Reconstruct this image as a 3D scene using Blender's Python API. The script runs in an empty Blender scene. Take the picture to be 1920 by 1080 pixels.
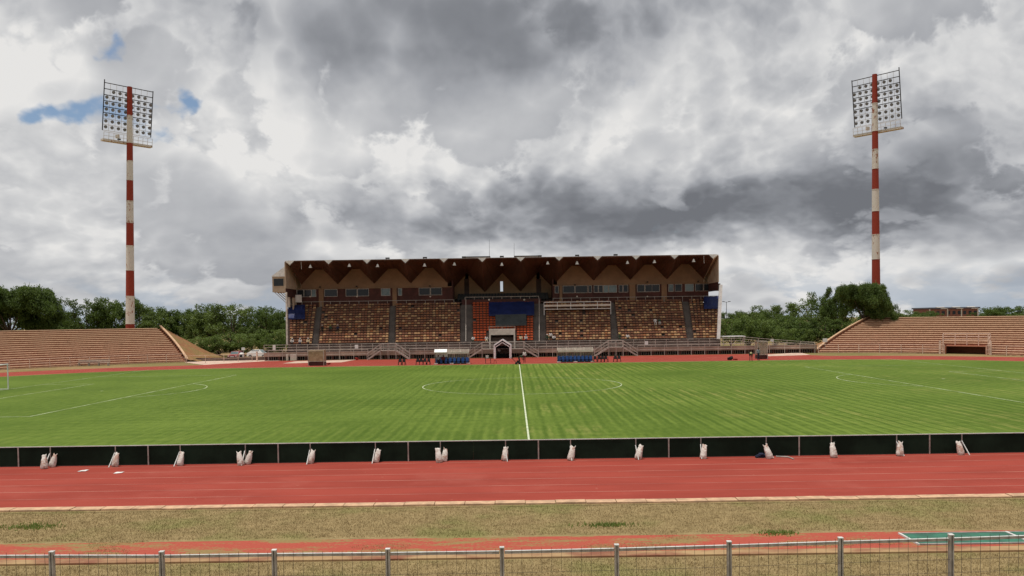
import bpy, bmesh, math, random
from mathutils import Vector, Matrix, noise as mnoise
R = math.radians
sc = bpy.context.scene
COL = sc.collection

# ------------------------------------------------------------------ camera
F_PX, CAM_H, PITCH, YAW, ROLL, PY0 = 1500.0, 6.1, -0.0276, -0.0025, 0.0147, 640.0
def cam_basis():
    f = Vector((math.sin(YAW) * math.cos(PITCH), math.cos(YAW) * math.cos(PITCH), math.sin(PITCH)))
    r0 = Vector((math.cos(YAW), -math.sin(YAW), 0))
    u0 = r0.cross(f)
    r = r0 * math.cos(ROLL) - u0 * math.sin(ROLL)
    u = r.cross(f)
    return r.normalized(), u.normalized(), f.normalized()
CR, CU, CF = cam_basis()
cam = bpy.data.cameras.new('camera')
cam.lens = F_PX / 1920 * 36.0
cam.sensor_width = 36.0
cam.shift_y = (PY0 - 540.0) / 1920
cam.clip_start = 0.1
cam.clip_end = 6000
camo = bpy.data.objects.new('camera', cam)
COL.objects.link(camo)
camo.matrix_world = Matrix(((CR.x, CU.x, -CF.x, 0), (CR.y, CU.y, -CF.y, 0), (CR.z, CU.z, -CF.z, CAM_H), (0, 0, 0, 1)))
sc.camera = camo

def ray(px, py):
    return (CF * F_PX + CR * (px - 960) - CU * (py - PY0)).normalized()
def at(px, py, Y):
    """the point seen at photo pixel (px, py) that stands at depth Y"""
    d = ray(px, py)
    return Vector((0, 0, CAM_H)) + d * (Y / d.y)
def ground(px, py, z=0.0):
    d = ray(px, py)
    return Vector((0, 0, CAM_H)) + d * ((z - CAM_H) / d.z)

# ------------------------------------------------------------------ sky and sun
SUN_EL, SUN_AZ = R(79), R(-112)          # azimuth from +Y towards +X; the sun stands almost overhead, a little to the left
wd = bpy.data.worlds.new('World'); sc.world = wd; wd.use_nodes = True
def build_world():
    nt = wd.node_tree; N = nt.nodes; L = nt.links
    N.clear()
    def val(x):
        return x
    def put(sock, x):
        if isinstance(x, bpy.types.NodeSocket): L.new(x, sock)
        else: sock.default_value = x
    def m(op, a, b=0.0, c=0.0, clamp=False):
        n = N.new('ShaderNodeMath'); n.operation = op; n.use_clamp = clamp
        put(n.inputs[0], a)
        if len(n.inputs) > 1: put(n.inputs[1], b)
        if len(n.inputs) > 2: put(n.inputs[2], c)
        return n.outputs[0]
    def comb(x, y, z):
        n = N.new('ShaderNodeCombineXYZ'); put(n.inputs[0], x); put(n.inputs[1], y); put(n.inputs[2], z); return n.outputs[0]
    def vadd(a, b):
        n = N.new('ShaderNodeVectorMath'); n.operation = 'ADD'; put(n.inputs[0], a); put(n.inputs[1], b); return n.outputs[0]
    def vscale(a, s):
        n = N.new('ShaderNodeVectorMath'); n.operation = 'SCALE'; put(n.inputs[0], a); n.inputs['Scale'].default_value = s; return n.outputs[0]
    def noise(v, scale, detail, rough=0.55, dist=0.0, kind='FBM'):
        n = N.new('ShaderNodeTexNoise'); n.noise_type = kind; L.new(v, n.inputs['Vector'])
        n.inputs['Scale'].default_value = scale; n.inputs['Detail'].default_value = detail
        n.inputs['Roughness'].default_value = rough; n.inputs['Distortion'].default_value = dist
        return n
    def voro(v, scale, detail, rough):
        n = N.new('ShaderNodeTexVoronoi'); n.feature = 'SMOOTH_F1'; n.normalize = True; L.new(v, n.inputs['Vector'])
        n.inputs['Scale'].default_value = scale; n.inputs['Detail'].default_value = detail
        n.inputs['Roughness'].default_value = rough; n.inputs['Smoothness'].default_value = 0.35
        return n.outputs['Distance']
    def smooth(x, a, b):
        n = N.new('ShaderNodeMapRange'); n.interpolation_type = 'SMOOTHSTEP'; put(n.inputs[0], x)
        n.inputs[1].default_value = a; n.inputs[2].default_value = b; return n.outputs[0]
    tc = N.new('ShaderNodeTexCoord')
    sep = N.new('ShaderNodeSeparateXYZ'); L.new(tc.outputs['Generated'], sep.inputs[0])
    x, y, z = sep.outputs
    zc = m('MAXIMUM', z, 0.0)
    az = m('ARCTAN2', x, y)                       # angle from the stand's direction
    el = m('ARCSINE', zc)
    # the cloud deck: features shrink and flatten towards the horizon
    P = comb(x, y, m('MULTIPLY', m('LOGARITHM', m('ADD', zc, 0.18), 2.718), 0.52))
    warp = noise(P, 3.0, 1, 0.5)
    Pw = vadd(P, vscale(vadd(warp.outputs['Color'], (-0.5, -0.5, -0.5)), 0.07))
    def billow(v, scl, n_oct, gain=0.54):
        tot = 0.0; amp = 0.5
        for i in range(n_oct):
            n = noise(v, scl, 0).outputs['Fac']
            tot = m('ADD', tot, m('MULTIPLY', m('ABSOLUTE', m('SUBTRACT', m('MULTIPLY', n, 2.0), 1.0)), amp))
            amp *= gain; scl *= 2.07
        return tot
    def dens(v, s, n_oct):
        return m('ADD', m('MULTIPLY', noise(v, s, 1, 0.5).outputs['Fac'], 0.70), m('MULTIPLY', billow(v, s * 1.9, n_oct), 0.62))
    def layer(v, s, t):                    # one bank of heaped cloud: coverage, and how much light reaches it from above left
        d = dens(v, s, 6)
        T = 0.0
        for dx, dz, w in ((-0.10, 0.18, 0.8), (-0.24, 0.46, 1.0), (-0.45, 0.95, 1.0)):
            q = dens(vadd(v, (dx / s, 0.0, dz / s)), s, 3)
            T = m('ADD', T, m('MULTIPLY', m('MAXIMUM', m('SUBTRACT', q, t), 0.0), w))
        lit = m('EXPONENT', m('MULTIPLY', T, -5.5))
        return d, lit
    dA, litA = layer(Pw, 3.5, 0.46)
    dB, litB = layer(vadd(Pw, (3.7, 1.3, 0.4)), 7.2, 0.46)
    aA = smooth(dA, 0.455, 0.52)
    h0 = dB
    fine = noise(Pw, 14.0, 4, 0.6).outputs['Fac']
    # broad masses, (azimuth deg, elevation deg, half width, half height, amount)
    def blob(a, e, wa, we, amt):
        da = m('DIVIDE', m('SUBTRACT', az, R(a)), R(wa)); de = m('DIVIDE', m('SUBTRACT', el, R(e)), R(we))
        q = m('ADD', m('MULTIPLY', da, da), m('MULTIPLY', de, de))
        return m('MULTIPLY', m('EXPONENT', m('MULTIPLY', q, -1.0)), amt)
    def pix(px, py):
        d = ray(px, py); return math.degrees(math.atan2(d.x, d.y)), math.degrees(math.asin(d.z))
    dn = noise(P, 7.0, 4, 0.62); ds = N.new('ShaderNodeSeparateXYZ'); L.new(dn.outputs['Color'], ds.inputs[0])
    az = m('ADD', az, m('MULTIPLY', m('SUBTRACT', ds.outputs[0], 0.5), R(15))); el0 = el
    el = m('ADD', el, m('MULTIPLY', m('SUBTRACT', ds.outputs[1], 0.5), R(7)))
    masses = 0.0
    for px, py, wpx, hpx, amt in MASSES:
        a, e = pix(px, py)
        masses = m('ADD', masses, blob(a, e, wpx / 26.2, hpx / 26.2, amt))
    # the far bank shows between the near heaps
    lumB = m('ADD', 0.56, m('MULTIPLY', litB, 0.34))
    lumB = m('ADD', lumB, m('MULTIPLY', m('SUBTRACT', dB, 0.47), 0.7))
    lumA = m('ADD', 0.435, m('MULTIPLY', litA, 0.58))
    lumA = m('ADD', lumA, m('MULTIPLY', m('SUBTRACT', dA, 0.5), 0.45))
    lum = m('ADD', lumB, m('MULTIPLY', m('SUBTRACT', lumA, lumB), aA))
    lum = m('ADD', lum, m('ADD', masses, m('MULTIPLY', m('SUBTRACT', fine, 0.5), 0.06)))
    ramp = N.new('ShaderNodeValToRGB'); L.new(lum, ramp.inputs[0])
    e = ramp.color_ramp.elements
    stops = [(0.0, (0.165, 0.173, 0.192)), (0.22, (0.235, 0.245, 0.268)), (0.45, (0.365, 0.376, 0.402)), (0.68, (0.525, 0.532, 0.548)), (0.88, (0.68, 0.68, 0.68)), (1.0, (0.79, 0.78, 0.765))]
    while len(e) < len(stops): e.new(0.5)
    for q, (p, c) in zip(e, stops): q.position = p; q.color = (*c, 1)
    # gaps where the blue shows
    gaps = 0.0
    for px, py, wpx, hpx, amt in GAPS:
        a, ee = pix(px, py)
        gaps = m('ADD', gaps, blob(a, ee, wpx / 26.2, hpx / 26.2, amt))
    cover = m('SUBTRACT', m('ADD', m('MULTIPLY', m('SUBTRACT', dB, 0.47), 3.0), m('ADD', 1.55, m('ADD', m('MULTIPLY', m('SUBTRACT', fine, 0.5), 1.4), m('MULTIPLY', aA, 0.35)))), gaps)
    cover = smooth(cover, 0.0, 0.9)
    low = smooth(el0, R(4.2), R(0.4))              # bluish air low over the land
    sky = N.new('ShaderNodeTexSky'); sky.sky_type = 'NISHITA'; sky.sun_disc = False
    sky.sun_elevation = SUN_EL; sky.sun_rotation = SUN_AZ
    b1 = N.new('ShaderNodeBackground'); L.new(sky.outputs[0], b1.inputs[0]); b1.inputs[1].default_value = 0.1
    lowmix = N.new('ShaderNodeMix'); lowmix.data_type = 'RGBA'
    put(lowmix.inputs[0], m('MULTIPLY', low, m('MULTIPLY', smooth(h0, 0.56, 0.42), 0.7)))
    L.new(ramp.outputs[0], lowmix.inputs[6]); lowmix.inputs[7].default_value = (0.36, 0.43, 0.52, 1)
    b2 = N.new('ShaderNodeBackground'); L.new(lowmix.outputs[2], b2.inputs[0]); b2.inputs[1].default_value = 1.0
    mx = N.new('ShaderNodeMixShader'); L.new(cover, mx.inputs[0]); L.new(b1.outputs[0], mx.inputs[1]); L.new(b2.outputs[0], mx.inputs[2])
    out = N.new('ShaderNodeOutputWorld'); L.new(mx.outputs[0], out.inputs[0])
# photo pixel, half width, half height, amount: the larger bright and dark masses of the cloud deck
MASSES = [
    (740, 45, 420, 95, -0.33), (1080, 15, 280, 95, -0.30), (450, 20, 160, 70, -0.12),
    (1250, 400, 340, 60, -0.48), (960, 395, 230, 60, -0.32), (1720, 320, 210, 100, -0.36), (1560, 410, 300, 50, -0.34), (1880, 430, 150, 60, -0.22),
    (900, 310, 200, 60, 0.14), (620, 270, 220, 90, 0.09), (1150, 220, 330, 80, 0.07), (150, 320, 280, 130, 0.09), (80, 60, 200, 120, 0.06),
    (640, 415, 170, 40, -0.20), (1500, 490, 500, 30, 0.08), (250, 480, 300, 40, -0.08), (1600, 120, 300, 120, -0.04), (960, 560, 1400, 35, -0.10),
]
GAPS = [(190, 112, 46, 30, 1.95), (130, 215, 85, 26, 1.85), (345, 205, 48, 32, 1.55), (290, 275, 75, 60, 1.35), (230, 230, 60, 40, 0.6)]
build_world()
sun = bpy.data.lights.new('sun', 'SUN'); sun.energy = 3.4; sun.angle = R(1.5); sun.color = (1.0, 0.96, 0.90)
suno = bpy.data.objects.new('sun', sun); COL.objects.link(suno)
sd = Vector((math.sin(SUN_AZ) * math.cos(SUN_EL), math.cos(SUN_AZ) * math.cos(SUN_EL), math.sin(SUN_EL)))
suno.rotation_euler = sd.to_track_quat('Z', 'Y').to_euler()
suno.location = (0, 0, 60)
vs = sc.view_settings
vs.view_transform = 'Standard'; vs.look = 'None'; vs.exposure = 0.0; vs.gamma = 1.0; vs.use_curve_mapping = False

# ------------------------------------------------------------------ helpers
rng = random.Random(7)
class MB:
    """collects shapes; build() links them as one mesh object"""
    def __init__(s): s.v = []; s.f = []; s.mi = []; s.cur = 0
    def face(s, pts):
        b = len(s.v); s.v += [tuple(p) for p in pts]; s.f.append(tuple(range(b, b + len(pts)))); s.mi.append(s.cur); return s
    def hexa(s, p):            # 8 corners: bottom 4 counter-clockwise, top 4 above them
        b = len(s.v); s.v += [tuple(q) for q in p]
        for q in ((0, 3, 2, 1), (4, 5, 6, 7), (0, 1, 5, 4), (1, 2, 6, 5), (2, 3, 7, 6), (3, 0, 4, 7)):
            s.f.append(tuple(b + i for i in q)); s.mi.append(s.cur)
        return s
    def box(s, x0, x1, y0, y1, z0, z1):
        return s.hexa([(x0, y0, z0), (x1, y0, z0), (x1, y1, z0), (x0, y1, z0), (x0, y0, z1), (x1, y0, z1), (x1, y1, z1), (x0, y1, z1)])
    def cbox(s, c, sx, sy, sz, rz=0.0, tilt=0.0):
        m = Matrix.Translation(c) @ Matrix.Rotation(rz, 4, 'Z') @ Matrix.Rotation(tilt, 4, 'X')
        return s.hexa([m @ Vector((a * sx / 2, b * sy / 2, d * sz / 2)) for d in (-1, 1) for a, b in ((-1, -1), (1, -1), (1, 1), (-1, 1))])
    def bar(s, a, b, w, h=None, up=(0, 0, 1)):
        a = Vector(a); b = Vector(b); h = h or w; d = (b - a).normalized(); u = Vector(up)
        if abs(d.dot(u)) > 0.98: u = Vector((0, 1, 0))
        x = d.cross(u).normalized() * w / 2; y = x.cross(d).normalized() * h / 2
        return s.hexa([a - x - y, a + x - y, b + x - y, b - x - y, a - x + y, a + x + y, b + x + y, b - x + y])
    def tube(s, a, b, r0, r1=None, n=8, cap=True):
        a = Vector(a); b = Vector(b); r1 = r0 if r1 is None else r1; d = (b - a).normalized()
        u = d.orthogonal().normalized(); w = d.cross(u); k = len(s.v)
        for p, r in ((a, r0), (b, r1)):
            for i in range(n):
                t = 2 * math.pi * i / n; s.v.append(tuple(p + (u * math.cos(t) + w * math.sin(t)) * r))
        for i in range(n):
            j = (i + 1) % n; s.f.append((k + i, k + j, k + n + j, k + n + i)); s.mi.append(s.cur)
        if cap:
            s.f.append(tuple(k + i for i in reversed(range(n)))); s.mi.append(s.cur)
            s.f.append(tuple(k + n + i for i in range(n))); s.mi.append(s.cur)
        return s
    def poly(s, pts, r, n=6):
        for a, b in zip(pts, pts[1:]): s.tube(a, b, r, r, n)
        return s
    def rings(s, rings, cap=True):       # loft closed rings of equal length
        k = len(s.v); n = len(rings[0])
        for rg in rings: s.v += [tuple(p) for p in rg]
        for a in range(len(rings) - 1):
            for i in range(n):
                j = (i + 1) % n; s.f.append((k + a * n + i, k + a * n + j, k + (a + 1) * n + j, k + (a + 1) * n + i)); s.mi.append(s.cur)
        if cap:
            s.f.append(tuple(k + i for i in reversed(range(n)))); s.mi.append(s.cur)
            s.f.append(tuple(k + (len(rings) - 1) * n + i for i in range(n))); s.mi.append(s.cur)
        return s
    def strip(s, A, B):                  # quads between two polylines
        k = len(s.v); n = len(A); s.v += [tuple(p) for p in A] + [tuple(p) for p in B]
        for i in range(n - 1):
            s.f.append((k + i, k + i + 1, k + n + i + 1, k + n + i)); s.mi.append(s.cur)
        return s
    def mesh(s, name, mats, smooth=False):
        me = bpy.data.meshes.new(name); me.from_pydata(s.v, [], s.f)
        for m_ in (mats if isinstance(mats, (list, tuple)) else [mats]): me.materials.append(m_)
        if any(s.mi): me.polygons.foreach_set('material_index', s.mi)
        if smooth: me.polygons.foreach_set('use_smooth', [True] * len(s.f))
        me.update(); return me
    def build(s, name, mats, parent=None, smooth=False, local=False):
        return link(name, s.mesh(name, mats, smooth), parent, local)
WM = {}
def link(name, me, parent=None, local=False):
    o = bpy.data.objects.new(name, me); COL.objects.link(o); WM[o] = Matrix()
    if parent is not None:
        o.parent = parent
        if local: WM[o] = WM[parent].copy()
        else: o.matrix_parent_inverse = WM[parent].inverted()
    return o
def tag(o, label=None, cat=None, group=None, kind=None):
    if label: o['label'] = label
    if cat: o['category'] = cat
    if group: o['group'] = group
    if kind: o['kind'] = kind
    return o
def thing(name, label, cat, loc=(0, 0, 0), rz=0.0, group=None):
    o = bpy.data.objects.new(name, None); COL.objects.link(o); o.empty_display_size = 0.2
    o.location = loc; o.rotation_euler = (0, 0, rz)
    WM[o] = Matrix.Translation(loc) @ Matrix.Rotation(rz, 4, 'Z')
    return tag(o, label, cat, group)
def copy_tree(o, parent=None):
    c = o.copy(); COL.objects.link(c)
    if parent is not None: c.parent = parent
    for ch in list(o.children): copy_tree(ch, c)
    return c
def place(proto, loc, rz=0.0, label=None, group=None, scale=None, first=False):
    c = proto if first else copy_tree(proto)
    c.location = loc; c.rotation_euler = (0, 0, rz)
    if scale: c.scale = scale if isinstance(scale, (tuple, list)) else (scale,) * 3
    if label: c['label'] = label
    if group: c['group'] = group
    return c
ORD = ['first', 'second', 'third', 'fourth', 'fifth', 'sixth', 'seventh', 'eighth', 'ninth', 'tenth', 'eleventh', 'twelfth', 'thirteenth', 'fourteenth', 'fifteenth', 'sixteenth', 'seventeenth', 'eighteenth', 'nineteenth', 'twentieth']

# ------------------------------------------------------------------ materials
MATS = {}
class NT:
    def __init__(s, name):
        s.mt = bpy.data.materials.new(name); s.mt.use_nodes = True; s.t = s.mt.node_tree; s.N = s.t.nodes; s.L = s.t.links
        s.b = s.N['Principled BSDF']; s.b.inputs['Specular IOR Level'].default_value = 0.25
        g = s.N.new('ShaderNodeNewGeometry'); s.pos = g.outputs['Position']; s.geo = g
    def put(s, k, x):
        if isinstance(x, bpy.types.NodeSocket): s.L.new(x, k)
        else: k.default_value = x
    def m(s, op, a, b=0.0, clamp=False):
        n = s.N.new('ShaderNodeMath'); n.operation = op; n.use_clamp = clamp; s.put(n.inputs[0], a); s.put(n.inputs[1], b); return n.outputs[0]
    def vec(s, sx, sy, sz, src=None):
        n = s.N.new('ShaderNodeVectorMath'); n.operation = 'MULTIPLY'; s.L.new(src or s.pos, n.inputs[0]); n.inputs[1].default_value = (sx, sy, sz); return n.outputs[0]
    def noise(s, scale, detail=4, rough=0.55, v=None, dist=0.0):
        n = s.N.new('ShaderNodeTexNoise'); s.L.new(v or s.pos, n.inputs['Vector']); n.inputs['Scale'].default_value = scale
        n.inputs['Detail'].default_value = detail; n.inputs['Roughness'].default_value = rough; n.inputs['Distortion'].default_value = dist; return n.outputs['Fac']
    def rng(s, x, a, b, c=0.0, d=1.0):
        n = s.N.new('ShaderNodeMapRange'); n.interpolation_type = 'SMOOTHSTEP'; s.put(n.inputs[0], x)
        for i, q in enumerate((a, b, c, d)): n.inputs[i + 1].default_value = q
        return n.outputs[0]
    def mix(s, f, a, b):
        n = s.N.new('ShaderNodeMix'); n.data_type = 'RGBA'; s.put(n.inputs[0], f)
        for k, q in ((6, a), (7, b)): s.put(n.inputs[k], (*q, 1) if isinstance(q, tuple) else q)
        return n.outputs[2]
    def col(s, c): s.put(s.b.inputs['Base Color'], (*c, 1) if isinstance(c, tuple) else c)
    def rough(s, x): s.put(s.b.inputs['Roughness'], x)
    def bump(s, h, dist, strength=1.0):
        n = s.N.new('ShaderNodeBump'); s.L.new(h, n.inputs['Height']); n.inputs['Distance'].default_value = dist; n.inputs['Strength'].default_value = strength
        s.L.new(n.outputs[0], s.b.inputs['Normal'])
    def sep(s):
        n = s.N.new('ShaderNodeSeparateXYZ'); s.L.new(s.pos, n.inputs[0]); return n.outputs
def mat(name, c, rough=0.8, var=0.18, scale=2.0, c2=None, metal=0.0, bump=0.0, stretch=(1, 1, 1), sub=None):
    if name in MATS: return MATS[name]
    t = NT(name); v = t.vec(*stretch)
    n = t.noise(scale, 5, 0.6, v); f = t.rng(n, 0.35, 0.65)
    lo = tuple(max(0, q * (1 - var)) for q in c); hi = c2 or tuple(min(0.95, q * (1 + var)) for q in c)
    t.col(t.mix(f, lo, hi)); t.rough(t.rng(n, 0.3, 0.7, max(0.05, rough - 0.08), min(1, rough + 0.08))); t.b.inputs['Metallic'].default_value = metal
    if bump: t.bump(t.noise(scale * 4, 4, 0.6, v), bump)
    MATS[name] = t.mt; return t.mt

def mat_pitch():
    t = NT('pitch_grass'); x, y, z = t.sep()
    wob = t.m('MULTIPLY', t.m('SUBTRACT', t.noise(0.25, 3), 0.5), 0.5)
    s1 = t.m('SINE', t.m('MULTIPLY', t.m('ADD', x, wob), 2 * math.pi / 0.90))
    s1 = t.m('ADD', t.m('MULTIPLY', s1, 0.62), t.m('MULTIPLY', t.m('SINE', t.m('MULTIPLY', t.m('ADD', x, t.m('MULTIPLY', wob, 0.7)), 2 * math.pi / 0.43)), 0.5))
    s2 = t.m('SINE', t.m('MULTIPLY', t.m('ADD', y, wob), 2 * math.pi / 1.35))
    side = t.rng(x, -22.0, 12.0, 0.30, 1.0)
    amp = t.m('MULTIPLY', t.m('MULTIPLY', t.rng(t.noise(0.09, 3), 0.30, 0.60), 0.33), side)
    amp2 = t.m('MULTIPLY', t.rng(t.noise(0.07, 3, v=t.vec(1, 1, 1)), 0.45, 0.65), 0.10)
    patch = t.noise(0.075, 5, 0.62)
    blade = t.noise(3.2, 4, 0.7, t.vec(1.0, 0.30, 1))
    f = t.m('ADD', t.m('ADD', t.m('MULTIPLY', s1, amp), t.m('MULTIPLY', s2, amp2)), t.m('ADD', t.m('MULTIPLY', t.m('SUBTRACT', patch, 0.5), 1.3), t.m('MULTIPLY', t.m('SUBTRACT', blade, 0.5), 1.1)))
    f = t.rng(t.m('ADD', f, 0.45), 0.0, 1.0)
    g = t.mix(f, (0.058, 0.100, 0.009), (0.124, 0.178, 0.026))
    # dry drill streaks, worn in patches
    st = t.noise(1.0, 3, 0.6, t.vec(1.25, 0.13, 1)); fine = t.noise(2.4, 3, 0.7, t.vec(1, 0.35, 1))
    area = t.m('MULTIPLY', t.rng(t.noise(0.055, 2, v=t.vec(1, 1.6, 1)), 0.44, 0.62), t.rng(x, -4.0, 5.0, 0.16, 1.0))
    dry = t.m('MULTIPLY', t.m('MULTIPLY', t.rng(t.m('ADD', st, t.m('MULTIPLY', s1, 0.10)), 0.46, 0.66), t.rng(fine, 0.34, 0.60)), t.m('MULTIPLY', area, 0.38))
    t.col(t.mix(dry, g, (0.30, 0.26, 0.085))); t.rough(0.9)
    t.b.inputs['Specular IOR Level'].default_value = 0.1
    t.bump(blade, 0.06, 0.5); return t.mt
def mat_track():
    t = NT('track_tartan')
    a = t.noise(0.5, 5, 0.6, t.vec(0.35, 1.3, 1)); b = t.noise(9.0, 3, 0.7); st = t.noise(0.22, 5, 0.65)
    c = t.mix(t.rng(a, 0.3, 0.7), (0.238, 0.040, 0.027), (0.300, 0.053, 0.036))
    c = t.mix(t.m('MULTIPLY', t.rng(b, 0.4, 0.7), 0.30), c, (0.27, 0.045, 0.030))
    c = t.mix(t.m('MULTIPLY', t.rng(st, 0.50, 0.74), 0.45), c, (0.345, 0.092, 0.068))
    sc_ = t.noise(0.9, 6, 0.7, t.vec(0.12, 1.6, 1)); c = t.mix(t.m('MULTIPLY', t.rng(sc_, 0.56, 0.72), 0.40), c, (0.20, 0.042, 0.030))
    sp = t.noise(3.0, 3, 0.6); c = t.mix(t.m('MULTIPLY', t.rng(sp, 0.68, 0.76), 0.35), c, (0.42, 0.20, 0.14))
    t.col(c); t.rough(0.92); t.b.inputs['Specular IOR Level'].default_value = 0.12; t.bump(b, 0.01, 0.4); return t.mt
def mat_dry(name, c1, c2, cg, gscale=0.35, glo=0.50, ghi=0.72):
    t = NT(name)
    a = t.noise(2.4, 6, 0.7, t.vec(0.7, 1.1, 1)); b = t.noise(14, 4, 0.7); g = t.noise(gscale, 4, 0.6)
    c = t.mix(t.rng(t.m('ADD', t.m('MULTIPLY', a, 0.6), t.m('MULTIPLY', b, 0.4)), 0.36, 0.64), c1, c2)
    c = t.mix(t.m('MULTIPLY', t.rng(g, glo, ghi), 0.6), c, cg)
    t.col(c); t.rough(0.95); t.b.inputs['Specular IOR Level'].default_value = 0.05; t.bump(b, 0.05, 0.7); return t.mt
def mat_runway():
    t = NT('worn_runway')
    a = t.noise(1.3, 6, 0.72, t.vec(0.30, 1.0, 1)); b = t.noise(12, 4, 0.7)
    f = t.rng(t.m('ADD', t.m('MULTIPLY', a, 0.75), t.m('MULTIPLY', b, 0.25)), 0.478, 0.575)
    red = t.mix(b, (0.30, 0.045, 0.03), (0.40, 0.09, 0.055)); gr = t.mix(b, (0.15, 0.105, 0.04), (0.32, 0.22, 0.085))
    t.col(t.mix(f, red, gr)); t.rough(0.95); t.bump(b, 0.03, 0.6); return t.mt
def mat_leaf(name, c1, c2):
    t = NT(name); oi = t.N.new('ShaderNodeObjectInfo')
    n = t.noise(0.55, 3); n2 = t.noise(5.0, 1)
    f = t.m('ADD', t.m('MULTIPLY', t.rng(n, 0.3, 0.7), 0.6), t.m('MULTIPLY', n2, 0.4))
    t.col(t.mix(f, c1, c2)); t.rough(0.6)
    t.b.inputs['Specular IOR Level'].default_value = 0.2
    tr = t.N.new('ShaderNodeBsdfTranslucent'); tr.inputs[0].default_value = (c2[0] * 1.3, c2[1] * 1.4, c2[2] * 0.9, 1)
    mx = t.N.new('ShaderNodeMixShader'); mx.inputs[0].default_value = 0.25
    t.L.new(t.b.outputs[0], mx.inputs[1]); t.L.new(tr.outputs[0], mx.inputs[2]); t.L.new(mx.outputs[0], t.N['Material Output'].inputs[0]); return t.mt
def mat_glass(name, tint, alpha, rough=0.15, c=(0.5, 0.48, 0.45)):
    t = NT(name); t.col(c); t.rough(rough)
    tr = t.N.new('ShaderNodeBsdfTransparent'); tr.inputs[0].default_value = (*tint, 1)
    mx = t.N.new('ShaderNodeMixShader'); t.put(mx.inputs[0], t.rng(t.noise(2.0, 4), 0.3, 0.7, alpha * 0.8, alpha * 1.2))
    t.L.new(tr.outputs[0], mx.inputs[1]); t.L.new(t.b.outputs[0], mx.inputs[2]); t.L.new(mx.outputs[0], t.N['Material Output'].inputs[0]); return t.mt
def mat_paint(name, c, rust, amount, sx=1.0, sz=0.25):
    t = NT(name); n = t.noise(1.4, 6, 0.7, t.vec(2.2 * sx, 2.2 * sx, sz * 4)); n2 = t.noise(0.5, 3)
    f = t.rng(t.m('ADD', n, t.m('MULTIPLY', t.m('SUBTRACT', n2, 0.5), 0.6)), 0.66 - amount, 0.78 - amount)
    t.col(t.mix(f, t.mix(n, tuple(q * 0.88 for q in c), tuple(min(0.9, q * 1.1) for q in c)), rust)); t.rough(0.65); return t.mt
def mat_terrace(name, c1, c2, c3):
    t = NT(name); x, y, z = t.sep()
    a = t.noise(0.35, 5, 0.65); b = t.noise(2.5, 5, 0.7); zz = t.rng(t.m('ADD', z, t.m('MULTIPLY', t.m('SUBTRACT', a, 0.5), 3.0)), 0.5, 4.5)
    c = t.mix(t.rng(b, 0.3, 0.7), c1, c2); c = t.mix(t.m('MULTIPLY', zz, 0.5), c, c3)
    c = t.mix(t.m('MULTIPLY', t.rng(t.noise(0.9, 5, 0.7, t.vec(1, 1, 2)), 0.5, 0.75), 0.5), c, tuple(q * 0.45 for q in c1))
    t.col(c); t.rough(0.9); t.bump(b, 0.02, 0.5); return t.mt
def mat_sack():
    t = NT('woven_sack'); n = t.noise(6, 5, 0.7); x, y, z = t.sep()
    c = t.mix(t.rng(n, 0.3, 0.7), (0.50, 0.44, 0.39), (0.70, 0.66, 0.60))
    f = t.m('MULTIPLY', t.rng(t.noise(3.2, 4, 0.7), 0.50, 0.62), 0.75)
    t.col(t.mix(f, c, (0.36, 0.19, 0.13))); t.rough(0.7); t.bump(t.noise(14, 4), 0.03, 0.8); return t.mt

M_pitch = mat_pitch(); M_track = mat_track(); M_runway = mat_runway()
M_verge = mat_dry('dry_verge', (0.20, 0.148, 0.070), (0.32, 0.240, 0.120), (0.165, 0.18, 0.055), 0.30, 0.46, 0.70)
M_ground = mat_dry('dry_ground', (0.20, 0.13, 0.065), (0.30, 0.21, 0.10), (0.12, 0.13, 0.04), 0.05, 0.42, 0.6)
M_earth = mat_dry('bare_earth', (0.19, 0.090, 0.042), (0.30, 0.155, 0.075), (0.19, 0.155, 0.06), 0.35, 0.42, 0.60)
M_strip = mat_dry('rough_strip', (0.15, 0.13, 0.05), (0.30, 0.23, 0.11), (0.10, 0.14, 0.03), 0.12, 0.45, 0.62)
M_blade = mat_dry('dry_blades', (0.27, 0.195, 0.095), (0.45, 0.340, 0.175), (0.21, 0.23, 0.072), 0.30, 0.46, 0.70)
M_weed = mat_leaf('weed_leaf', (0.10, 0.14, 0.03), (0.20, 0.25, 0.07))
M_line = mat('line_paint', (0.25, 0.30, 0.13), 0.9, 0.15, 0.8, c2=(0.46, 0.50, 0.34))
M_line2 = mat('fresh_line_paint', (0.48, 0.52, 0.36), 0.9, 0.2, 1.5)
M_lane = mat('faded_lane_paint', (0.345, 0.085, 0.062), 0.9, 0.2, 0.6, c2=(0.46, 0.19, 0.145), stretch=(0.4, 1, 1))
M_slab = mat('kerb_concrete', (0.48, 0.31, 0.19), 0.9, 0.18, 3.0, bump=0.01)
M_paving = mat('pale_paving', (0.50, 0.36, 0.28), 0.9, 0.2, 0.6)
M_board = mat('board_black', (0.010, 0.019, 0.012), 0.85, 0.35, 0.6)
M_board.node_tree.nodes['Principled BSDF'].inputs['Specular IOR Level'].default_value = 0.08
M_edge = mat('board_edge_white', (0.55, 0.55, 0.52), 0.6, 0.12, 3.0)
M_galv = mat('galvanised_steel', (0.34, 0.31, 0.28), 0.55, 0.2, 5.0, metal=0.3)
M_galv_dark = mat('dark_wire', (0.085, 0.07, 0.055), 0.6, 0.2, 5.0)
M_sack = mat_sack()
M_green = mat('green_cover', (0.030, 0.125, 0.080), 0.6, 0.25, 1.5)
M_white = mat('white_paint', (0.66, 0.65, 0.62), 0.55, 0.10, 2.0)
M_bright = mat('bright_white', (0.84, 0.84, 0.82), 0.45, 0.06, 2.0)
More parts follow.
